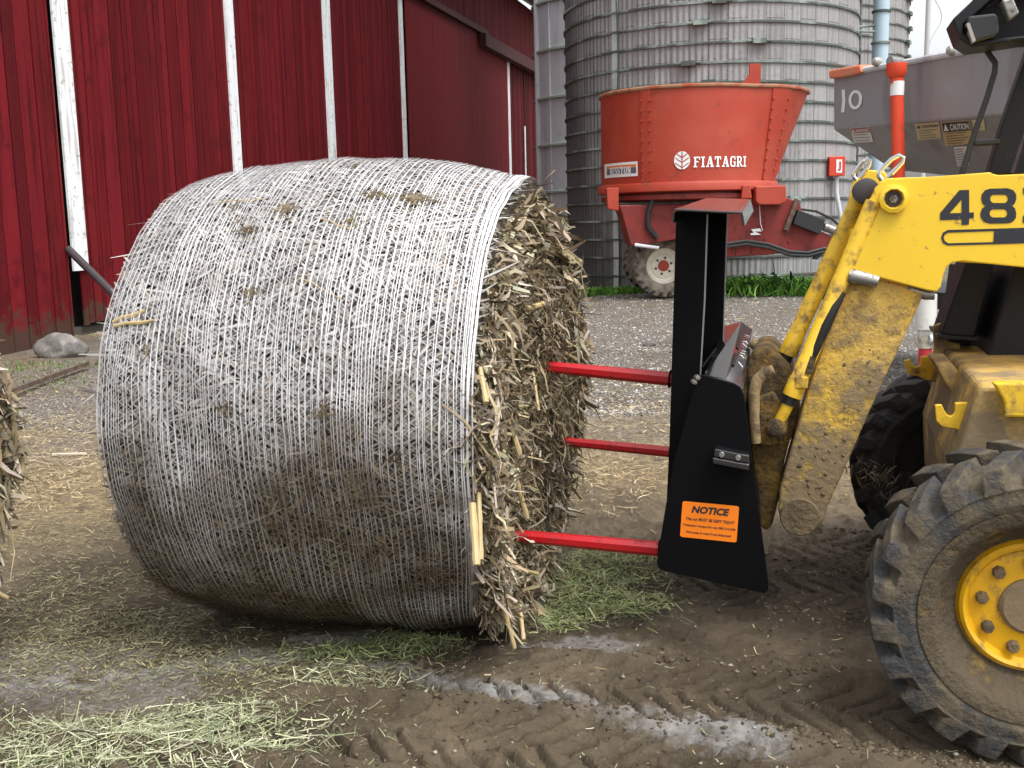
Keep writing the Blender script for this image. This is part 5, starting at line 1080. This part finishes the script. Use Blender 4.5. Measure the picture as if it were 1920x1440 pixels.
mb = MB(); mb.tube(V2([(1700, 540), (1735, 552), (1752, 552)], 4.1), .02, 12); mb.build('lower_tube', M['steel'], te)
# carriage behind the spear frame
mb = MB(); mb.prism(V2([(1398, 690), (1412, 655), (1440, 650), (1460, 670), (1480, 690), (1492, 740), (1498, 790), (1480, 830), (1470, 870), (1462, 930), (1448, 985), (1436, 1000), (1424, 985), (1416, 900), (1404, 800)], 4.16), VV * .42); mb.build('carriage', M['mud_metal'], te, smooth=0, bevel=.02, seg=3)
mb = MB(); mb.prism(V2([(1420, 745), (1450, 735), (1478, 780), (1476, 812), (1452, 838), (1424, 835)], 4.09), VV * .05); mb.build('carriage_lug', M['mud_metal'], te, smooth=0, bevel=.012, seg=3)
p = onv(1456, 800, 4.06); mb = MB(); mb.lathe([(0, -.012), (.022, -.012), (.026, -.006), (.026, .05)], p, VV, 18); mb.build('carriage_pin', M['mud'], te)
mb = MB(); mb.tube(V2([(1450, 692), (1436, 697), (1420, 712), (1414, 735), (1414, 780), (1418, 830)], 4.0), [.017, .02, .022, .022, .02, .018], 12); mb.build('hook_bar', M['mud_tan'], te)
mb = MB(); mb.tube(V2([(1408, 640), (1420, 650), (1436, 658), (1450, 660)], 4.45), .022, 12); mb.build('hook_bar', M['mud_tan'], te)
# chassis
SIDE = [(1838, 722), (1925, 722), (2250, 722), (2250, 1010), (1790, 1010), (1786, 880)]
mb = MB(); mb.prism(V2(SIDE, 3.74), VV * 1.08); mb.build('chassis', M['yellow_tan'], te, smooth=0, bevel=.02, seg=3)
mb = MB(); mb.prism(V2([(1862, 718), (2200, 716), (2200, 784), (1882, 783), (1884, 758), (1880, 748)], 3.68), VV * .055); mb.build('step_bracket', M['yellow_dirty'], te, smooth=0, bevel=.008)
mb = MB(); mb.prism(V2([(1753, 760), (1766, 759), (1771, 770), (1776, 778), (1782, 781), (1788, 778), (1791, 770), (1791, 756), (1830, 754), (1815, 815), (1806, 813), (1793, 804), (1768, 801), (1756, 790)], 3.86), VV * .022); mb.build('pin_hook', M['yellow_dirty'], te, smooth=0, bevel=.003)
mb = MB(); mb.prism(V2([(1696, 677), (1706, 673), (1711, 683), (1718, 689), (1725, 685), (1727, 669), (1760, 666), (1745, 714), (1735, 712), (1722, 706), (1704, 702), (1697, 690)], 4.62), VV * .022); mb.build('pin_hook', M['yellow_dirty'], te, smooth=0, bevel=.003)
mb = MB(); mb.prism(V2([(1752, 680), (1784, 680), (1826, 730), (1820, 750), (1795, 752), (1770, 715)], 4.25), VV * .3); mb.build('valve_cover', M['yellow_tan'], te, smooth=0, bevel=.01)
mb = MB(); mb.prism(V2([(1750, 612), (1768, 605), (1776, 640), (1800, 645), (1800, 655), (1772, 655), (1765, 720), (1745, 715), (1752, 650)], 4.72), VV * .04); mb.build('front_bracket', M['yellow_tan'], te, smooth=0, bevel=.004)
mb = MB(); mb.prism(V2([(1795, 500), (2150, 515), (2150, 700), (1880, 700), (1800, 690), (1775, 660)], 5.0), VV * .3); mb.build('engine_housing', M['dark'], te, smooth=0)  # near-black block added to stand for the shaded space under the boom
mb = MB(); mb.prism(V2([(1815, 480), (1868, 482), (1828, 633), (1763, 628)], 4.62), VV * .3); mb.build('cab_mount', M['cab'], te, smooth=0, bevel=.008)
mb = MB(); mb.prism(V2([(1757, 627), (1838, 633), (1838, 640), (1759, 635)], 4.60), VV * .34); mb.build('cab_mount_flange', M['cab'], te, smooth=0, bevel=.003)
mb = MB(); mb.prism(V2([(1905, 490), (2150, 500), (2150, 715), (1841, 702)], 4.5), VV * .5); mb.build('cab_panel', M['cab'], te, smooth=0, bevel=.01)
mb = MB(); mb.prism(V2([(1833, 700), (2150, 714), (2150, 722), (1836, 709)], 4.47), VV * .55); mb.build('cab_panel_flange', M['cab'], te, smooth=0, bevel=.004)
# cab posts and roof guard
mb = MB(); mb.prism(V2([(1848, 340), (1880, 230), (1922, 108), (1965, -20), (2010, -20), (1960, 130), (1920, 250), (1890, 340)], 4.62), VV * .1); mb.build('cab_post', M['cab'], te, smooth=0, bevel=.008)
mb = MB(); mb.prism(V2([(1900, 340), (1935, 230), (2040, -20), (2150, -20), (2150, 340)], 4.85), VV * .05); mb.build('cab_side', M['cab'], te, smooth=0)
mb = MB(); mb.tube(V2([(1843, 78), (1848, 92), (1866, 118), (1865, 135), (1850, 185), (1822, 265), (1803, 328)], 4.55), .011, 12); mb.build('mirror_arm', M['black_metal'], te)
mb = MB(); mb.tube(V2([(1827, 269), (1874, 266)], 4.55), .011, 10); mb.build('mirror_stay', M['black_metal'], te)
a = V2([(1787, 36), (1800, 72), (1822, 86), (1870, 80), (1925, 72), (2150, 60), (2150, -60), (1870, -60), (1822, 4)], 4.35)
b_ = V2([(1805, 20), (1830, 66), (1850, 72), (1925, 60), (2150, 45), (2150, -60), (1885, -60), (1850, -10), (1830, 0)], 5.3)
mb = MB(); k = len(a); up_ = [p + ZV * .0 for p in a]
mb.prism(V2([(1786, 36), (1822, 2), (1872, -60), (2150, -60), (2150, -30), (1890, -30), (1836, 20), (1806, 46), (1806, 62), (1824, 78), (1868, 72), (1925, 66), (2150, 52), (2150, 62), (1925, 73), (1868, 82), (1822, 88), (1800, 74)], 4.35), VV * .22); mb.build('roof_guard', M['cab'], te, smooth=0, bevel=.006)
mb = MB(); mb.prism(V2([(1800, 34), (1836, 2), (1885, -50), (2150, -50), (2150, 52), (1868, 76), (1824, 80), (1804, 68)], 4.5), VV * .03); mb.build('guard_panel', M['cab'], te, smooth=0)  # dark back panel added to stand for the guard's shaded inside
mb = MB(); mb.prism(V2([(1815, 30), (1866, 24), (1874, 30), (1874, 62), (1866, 68), (1826, 80), (1812, 50)], 4.32), VV * .12); mb.build('work_lamp', M['black_metal'], te, smooth=0, bevel=.012, seg=3)
mb = MB(); mb.prism(V2([(1812, 44), (1818, 42), (1830, 76), (1824, 80)], 4.31), VV * .1); mb.build('lamp_lens', M['glass_amber'], te, smooth=0)
for (x0, y0, x1, y1) in ((1822, 14, 1852, -10), (1834, 16, 1872, -14), (1850, 14, 1890, -16), (1868, 12, 1905, -14)):
    mb = MB(); mb.tube([onv(x0, y0, 4.5), onv(x1, y1, 4.5)], .006, 6); mb.build('guard_bar', M['iron'], te)
mb = MB(); mb.prism(V2([(1878, 0), (1900, -4), (1912, 24), (1893, 38)], 4.3), VV * .1); mb.build('work_lamp', M['steel'], te, smooth=0, bevel=.006)
# hub mud and straw between the wheels
mb = MB()
n_ = 90; c0 = onv(1655, 895, 4.8)
C = np.array(c0)[None] + rng.normal(size=(n_, 3)) * np.array([.05, .08, .03]); D = rng.normal(size=(n_, 3)) * np.array([1, 1, .5]) - np.array([0, 0, .6])
V, Q = strips(C, D, rng.normal(size=(n_, 3)), rng.uniform(.03, .08, n_), rng.uniform(.003, .008, n_), 3, rng.normal(0, .2, n_), .3)
o = mesh_np('caught_straw', V, Q, M['strip'], te, per_vert(palette(n_, [.2, .05, .3, .25, .1, .1, 0, .1]) * .7, 3)); o['kind'] = 'stuff'

# ================================================================== STONES, BARS, STICKS
def rock(name, px, py, wpx, hpx, label, m, seed, Y=None, flat=.75):
    r_ = np.random.default_rng(seed); p = g(px, py); wd = wpx / F * p.y / 2; hh = hpx / F * p.y
    bm = bmesh.new(); bmesh.ops.create_icosphere(bm, subdivisions=4, radius=1); a_, b_, c_ = r_.uniform(0, 9, 3)
    for v in bm.verts:
        x, y, z = v.co; nn = float(fbm(np.array([x * 1.2 + a_ + z]), np.array([y * 1.2 + b_ - z * .7]), 1.0, 4)[0]); k = 1 + .32 * nn
        for cdir in ((.7, .2, .6), (-.5, -.6, .5), (.1, -.9, .2)):
            dd = x * cdir[0] + y * cdir[1] + z * cdir[2]
            if dd > .72: k -= (dd - .72) * .7
        v.co = Vector((x * wd * k, y * wd * .75 * k, (z * k * .5 + .36) * hh))
    me = bpy.data.meshes.new(name); bm.to_mesh(me); bm.free(); me.materials.append(m); me.polygons.foreach_set('use_smooth', [True] * len(me.polygons))
    o = bpy.data.objects.new(name, me); COL.objects.link(o); o.location = (p.x, p.y, hz(p.x, p.y) - .01); return tag(o, label, 'rock')
rock('field_stone', 117, 668, 92, 52, 'big grey boulder lying at the foot of the red barn corner', M['rock'], 5)
M['rock_tan'] = mat('tan_stone', (.26, .21, .17), .85, var=(9, (.34, .28, .23), .5, .7), bump=(30, .5, .01))
rock('field_stone', 1394, 560, 28, 17, 'smooth tan stone on the gravel right of the black mast', M['rock_tan'], 8)
rock('field_stone', 1218, 645, 24, 12, 'small grey stone on the gravel left of the black mast', M['rock'], 9)
p0 = g(-30, 762, .03); p1 = g(163, 690, .03); p1.z = hz(p1.x, p1.y) + .05; p0.z = hz(p0.x, p0.y) + .06; dd = (p1 - p0).normalized(); nn = Vector((-dd.y, dd.x, 0))
mb = MB(); mb.loft([p0 + nn * a + ZV * b for a, b in ((-.035, 0), (.035, 0), (.035, .01), (-.024, .01), (-.024, .045), (-.035, .045))], [p1 + nn * a + ZV * b for a, b in ((-.035, 0), (.035, 0), (.035, .01), (-.024, .01), (-.024, .045), (-.035, .045))])
tag(mb.build('angle_iron', M['rust'], None, smooth=0), 'long rusty angle iron bar lying on the ground below the boulder', 'metal bar')
p0, p1 = g(99, 859), g(163, 855); p0.z = hz(p0.x, p0.y) + .015; p1.z = hz(p1.x, p1.y) + .015; mb = MB(); mb.tube([p0, p0.lerp(p1, .6), p1], [.014, .013, .011], 7)
tag(mb.build('dry_stick', M['wood'], None), 'pale dry stick lying alone on the straw left of the bale', 'stick')
# ================================================================== GROUND COVER
def ground_strips(name, n, samp, Lr, Wr, cols, zoff, pitch, label=None, K=2, bend=.12):
    x, y = samp(n); n = len(x); yaw = rng.uniform(0, 2 * np.pi, n); pt = rng.normal(0, pitch, n)
    z = hf(x, y) + rng.uniform(.002, zoff, n); D = np.stack([np.cos(yaw), np.sin(yaw), pt], 1); N_ = np.stack([rng.normal(0, .35, n), rng.normal(0, .35, n), np.ones(n)], 1)
    c = np.array(cols)[rng.integers(0, len(cols), n)] * rng.uniform(.5, 1.3, (n, 1)); V, Q = strips(np.stack([x, y, z], 1), D, N_, Lr[0] + (Lr[1] - Lr[0]) * rng.random(n) ** 1.7 * rng.choice([.6, 1, 1.35], n), rng.uniform(*Wr, n) * rng.choice([.6, 1, 1.3], n), K, rng.normal(0, bend, n), 0, False)
    zz = hf(V[:, 0], V[:, 1]); V[:, 2] = np.maximum(V[:, 2], zz + .0015)
    o = mesh_np(name, V, Q, M['strip'], None, per_vert(c, K)); return tag(o, kind='stuff')
def blobs(lst):
    def f(n):
        P = []
        wt = np.array([b[4] for b in lst], float); cnt = rng.multinomial(n, wt / wt.sum())
        for (px, py, rx, ry, _), k in zip(lst, cnt):
            c = g(px, py); r_ = rng.normal(size=(k, 2)); P.append(np.c_[c.x + r_[:, 0] * rx, c.y + r_[:, 1] * ry])
        P = np.concatenate(P); keep = P[:, 1] > 1.9; return P[keep, 0], P[keep, 1]
    return f
HAYL = [(.46, .48, .30), (.38, .42, .25), (.55, .55, .40), (.28, .33, .17), (.42, .42, .27)]
HAYG = [(.25, .3, .12), (.33, .37, .17), (.17, .22, .08), (.4, .4, .22), (.22, .25, .11)]
HAYB = [(.3, .27, .14), (.38, .33, .2), (.2, .19, .09), (.15, .12, .07), (.33, .34, .2)]
ground_strips('cut_hay', 2900, blobs([(150, 1425, .34, .12, 3), (400, 1350, .15, .07, 1.6), (300, 1380, .24, .09, 1.6), (20, 1400, .25, .12, 1.5), (640, 1270, .15, .05, .5), (450, 1420, .14, .06, .6)]), (.02, .14), (.0014, .0034), HAYL, .014, .12)
ground_strips('cut_hay', 5200, blobs([(1090, 1090, .16, .16, 3), (1130, 1140, .14, .08, 2), (1040, 1160, .1, .06, 1), (720, 1215, .14, .045, 1.6), (640, 1230, .1, .04, .8), (1150, 1060, .14, .08, 1), (800, 1215, .08, .05, .6)]), (.02, .10), (.0018, .004), HAYG, .03, .2)
ground_strips('cut_hay', 11000, blobs([(120, 1120, .35, .32, 3), (60, 1230, .4, .2, 2), (250, 1180, .25, .12, 1.5), (100, 1000, .3, .35, 1.5), (300, 1230, .3, .1, .8), (560, 1260, .3, .07, .8)]), (.012, .06), (.0015, .0035), HAYB, .014, .12)
ground_strips('cut_hay', 6000, blobs([(150, 1420, .4, .16, 3), (350, 1360, .25, .1, 2), (560, 1290, .25, .07, 1), (1100, 1110, .22, .16, 1.5), (250, 1250, .45, .15, 2)]), (.006, .03), (.0012, .003), HAYL + HAYG + HAYB, .008, .12)
STR = [(.52, .42, .25), (.42, .32, .17), (.6, .5, .33), (.3, .23, .13), (.45, .36, .22)]
ground_strips('straw_litter', 9000, blobs([(90, 900, .4, .5, 2.5), (110, 800, .5, .6, 2.5), (60, 740, .5, .7, 1.2), (160, 630, .35, .35, 1.0), (1170, 780, .35, .6, 1.2), (1150, 900, .3, .4, .8), (1180, 720, .5, .5, .8)]), (.02, .11), (.002, .005), STR, .025, .15)
ground_strips('straw_litter', 3000, lambda n: (rng.uniform(-2, 9, n), rng.uniform(7, 19, n)), (.04, .16), (.006, .014), STR, .015, .08)
ground_strips('straw_bits', 900, lambda n: (rng.uniform(-1.5, 2.2, n), rng.uniform(2.2, 4.6, n)), (.01, .05), (.0012, .003), HAYL + STR, .008, .15)
# grass by the silos, barn foot
def grass(name, n, samp, hr, wr, cols):
    x, y = samp(n); n = len(x); z = hf(x, y); h = rng.uniform(*hr, n); D = np.stack([rng.normal(0, .45, n), rng.normal(0, .45, n), np.ones(n)], 1); D /= np.linalg.norm(D, axis=1)[:, None]
    C = np.stack([x, y, z], 1) + D * (h / 2)[:, None]; c = np.array(cols)[rng.integers(0, len(cols), n)] * rng.uniform(.7, 1.3, (n, 1))
    V, Q = strips(C, D, rng.normal(size=(n, 3)), h, rng.uniform(*wr, n), 3, rng.normal(0, .25, n), .25)
    return tag(mesh_np(name, V, Q, M['strip'], None, per_vert(c, 3)), kind='stuff')
GRC = [(.09, .24, .025), (.14, .33, .04), (.06, .16, .02), (.2, .36, .07)]
def gsamp(n):
    a = rng.uniform(-2.75, -.55, n); r_ = R1 + .05 + np.abs(rng.normal(0, .55, n)); return C1.x + r_ * np.cos(a), C1.y + r_ * np.sin(a)
grass('grass', 14000, gsamp, (.06, .26), (.012, .03), GRC)
grass('grass', 7000, lambda n: (rng.normal(at(1490, 515, 19.3).x, .75, n), rng.normal(19.4, .55, n)), (.1, .42), (.015, .04), GRC)
grass('grass', 420, blobs([(55, 690, .3, .25, 1), (100, 720, .35, .2, 1), (180, 690, .2, .2, .8), (20, 700, .3, .3, 1)]), (.04, .11), (.005, .013), [(.08, .16, .03), (.13, .2, .05), (.2, .2, .09), (.06, .11, .02)])
# broad leaved weed beside the hitch
wp = at(1452, 528, 18.6); wpb = Vector((wp.x, wp.y, 0)); n_ = 70
C = np.array(wpb)[None] + np.c_[rng.normal(0, .3, n_), rng.normal(0, .2, n_), rng.uniform(.08, .55, n_)]; D = np.c_[rng.normal(size=(n_, 2)), rng.uniform(-.3, .6, n_)]
V, Q = strips(C, D, np.c_[rng.normal(0, .5, (n_, 2)), np.ones(n_)], rng.uniform(.12, .26, n_), rng.uniform(.03, .08, n_), 4, rng.normal(-.15, .15, n_), .15)
wd = empty('weed_plant', wpb, 'leafy dark green weed growing below the red wagon tongue', 'weed')
mesh_np('foliage', V, Q, M['strip'], wd, per_vert(np.array([(.05, .12, .035), (.09, .18, .05), (.04, .09, .03)])[rng.integers(0, 3, n_)], 4))
mb = MB(); mb.tube([wpb, wpb + Vector((.02, 0, .4)), wpb + Vector((-.03, 0, .8))], [.02, .014, .006], 6); mb.build('stem', mat('weed_stem', (.08, .12, .04), .7), wd)
# stones in the gravel and clods in the mud
def pebbles(name, n, samp, rr_, cols, sink=.3):
    x, y = samp(n); n = len(x); r = rng.uniform(*rr_, n) ** 1.0; z = hf(x, y) + r * (.5 - sink)
    ico = bmesh.new(); bmesh.ops.create_icosphere(ico, subdivisions=1, radius=1); bv = np.array([v.co[:] for v in ico.verts]); bf = np.array([[v.index for v in f.verts] for f in ico.faces]); ico.free()
    jit = rng.uniform(.4, 1.45, (n, len(bv), 1)); sc = np.stack([rng.uniform(.8, 1.5, n), rng.uniform(.8, 1.4, n), rng.uniform(.5, .9, n)], 1)
    ya = rng.uniform(0, 6.28, n); P = bv[None] * jit * sc[:, None] * r[:, None, None]; c_, s_ = np.cos(ya)[:, None], np.sin(ya)[:, None]
    P = np.stack([P[..., 0] * c_ - P[..., 1] * s_, P[..., 0] * s_ + P[..., 1] * c_, P[..., 2]], -1) + np.stack([x, y, z], 1)[:, None]
    Q = (bf[None] + (np.arange(n) * len(bv))[:, None, None]).reshape(-1, 3); c = np.array(cols)[rng.integers(0, len(cols), n)] * rng.uniform(.75, 1.25, (n, 1))
    return tag(mesh_np(name, P.reshape(-1, 3), Q, M['grit'], None, np.repeat(c, len(bv), 0)), kind='stuff')
M['grit'] = mat('grit', attr='Col', rough=.85, spec=.3, bump=(80, .5, .006))
pebbles('gravel', 14000, lambda n: (rng.uniform(-1.5, 8.5, n), 8.6 + 11 * rng.random(n) ** 1.6), (.006, .018), [(.4, .39, .38), (.5, .49, .48), (.3, .29, .27), (.22, .2, .18), (.4, .36, .3)])
def berm(n):
    k = rng.integers(0, len(TRK), n); vc = np.array([t[0] for t in TRK])[k]; hw_ = np.array([t[1] for t in TRK])[k]; s = rng.uniform(-2.2, 1.7, n) ; s = np.where(vc < 3, rng.uniform(-2, 2.2, n), s)
    v = vc + np.where(rng.random(n) < .5, -1, 1) * (hw_ + np.abs(rng.normal(.03, .05, n))); x = -s * math.cos(AL) + v * math.sin(AL); y = s * math.sin(AL) + v * math.cos(AL)
    dens = fbm(x - 7, y + 3, .9, 2) + .5 * fbm(x, y, 4, 2) + rng.normal(0, .15, n); kp = (dens > .02) & (y > 2.0) & ~((s > 1.0) & (v > 3.2)); return x[kp], y[kp]
MC_ = [(.11, .085, .054), (.075, .058, .037), (.14, .11, .074), (.055, .042, .027)]
pebbles('mud_clods', 7000, berm, (.003, .010), MC_, .45)
pebbles('mud_clods', 2200, lambda n: (rng.uniform(-1.2, 2.2, n), rng.uniform(2.1, 4.6, n)), (.002, .008), MC_ + [(.3, .27, .23)], .4)
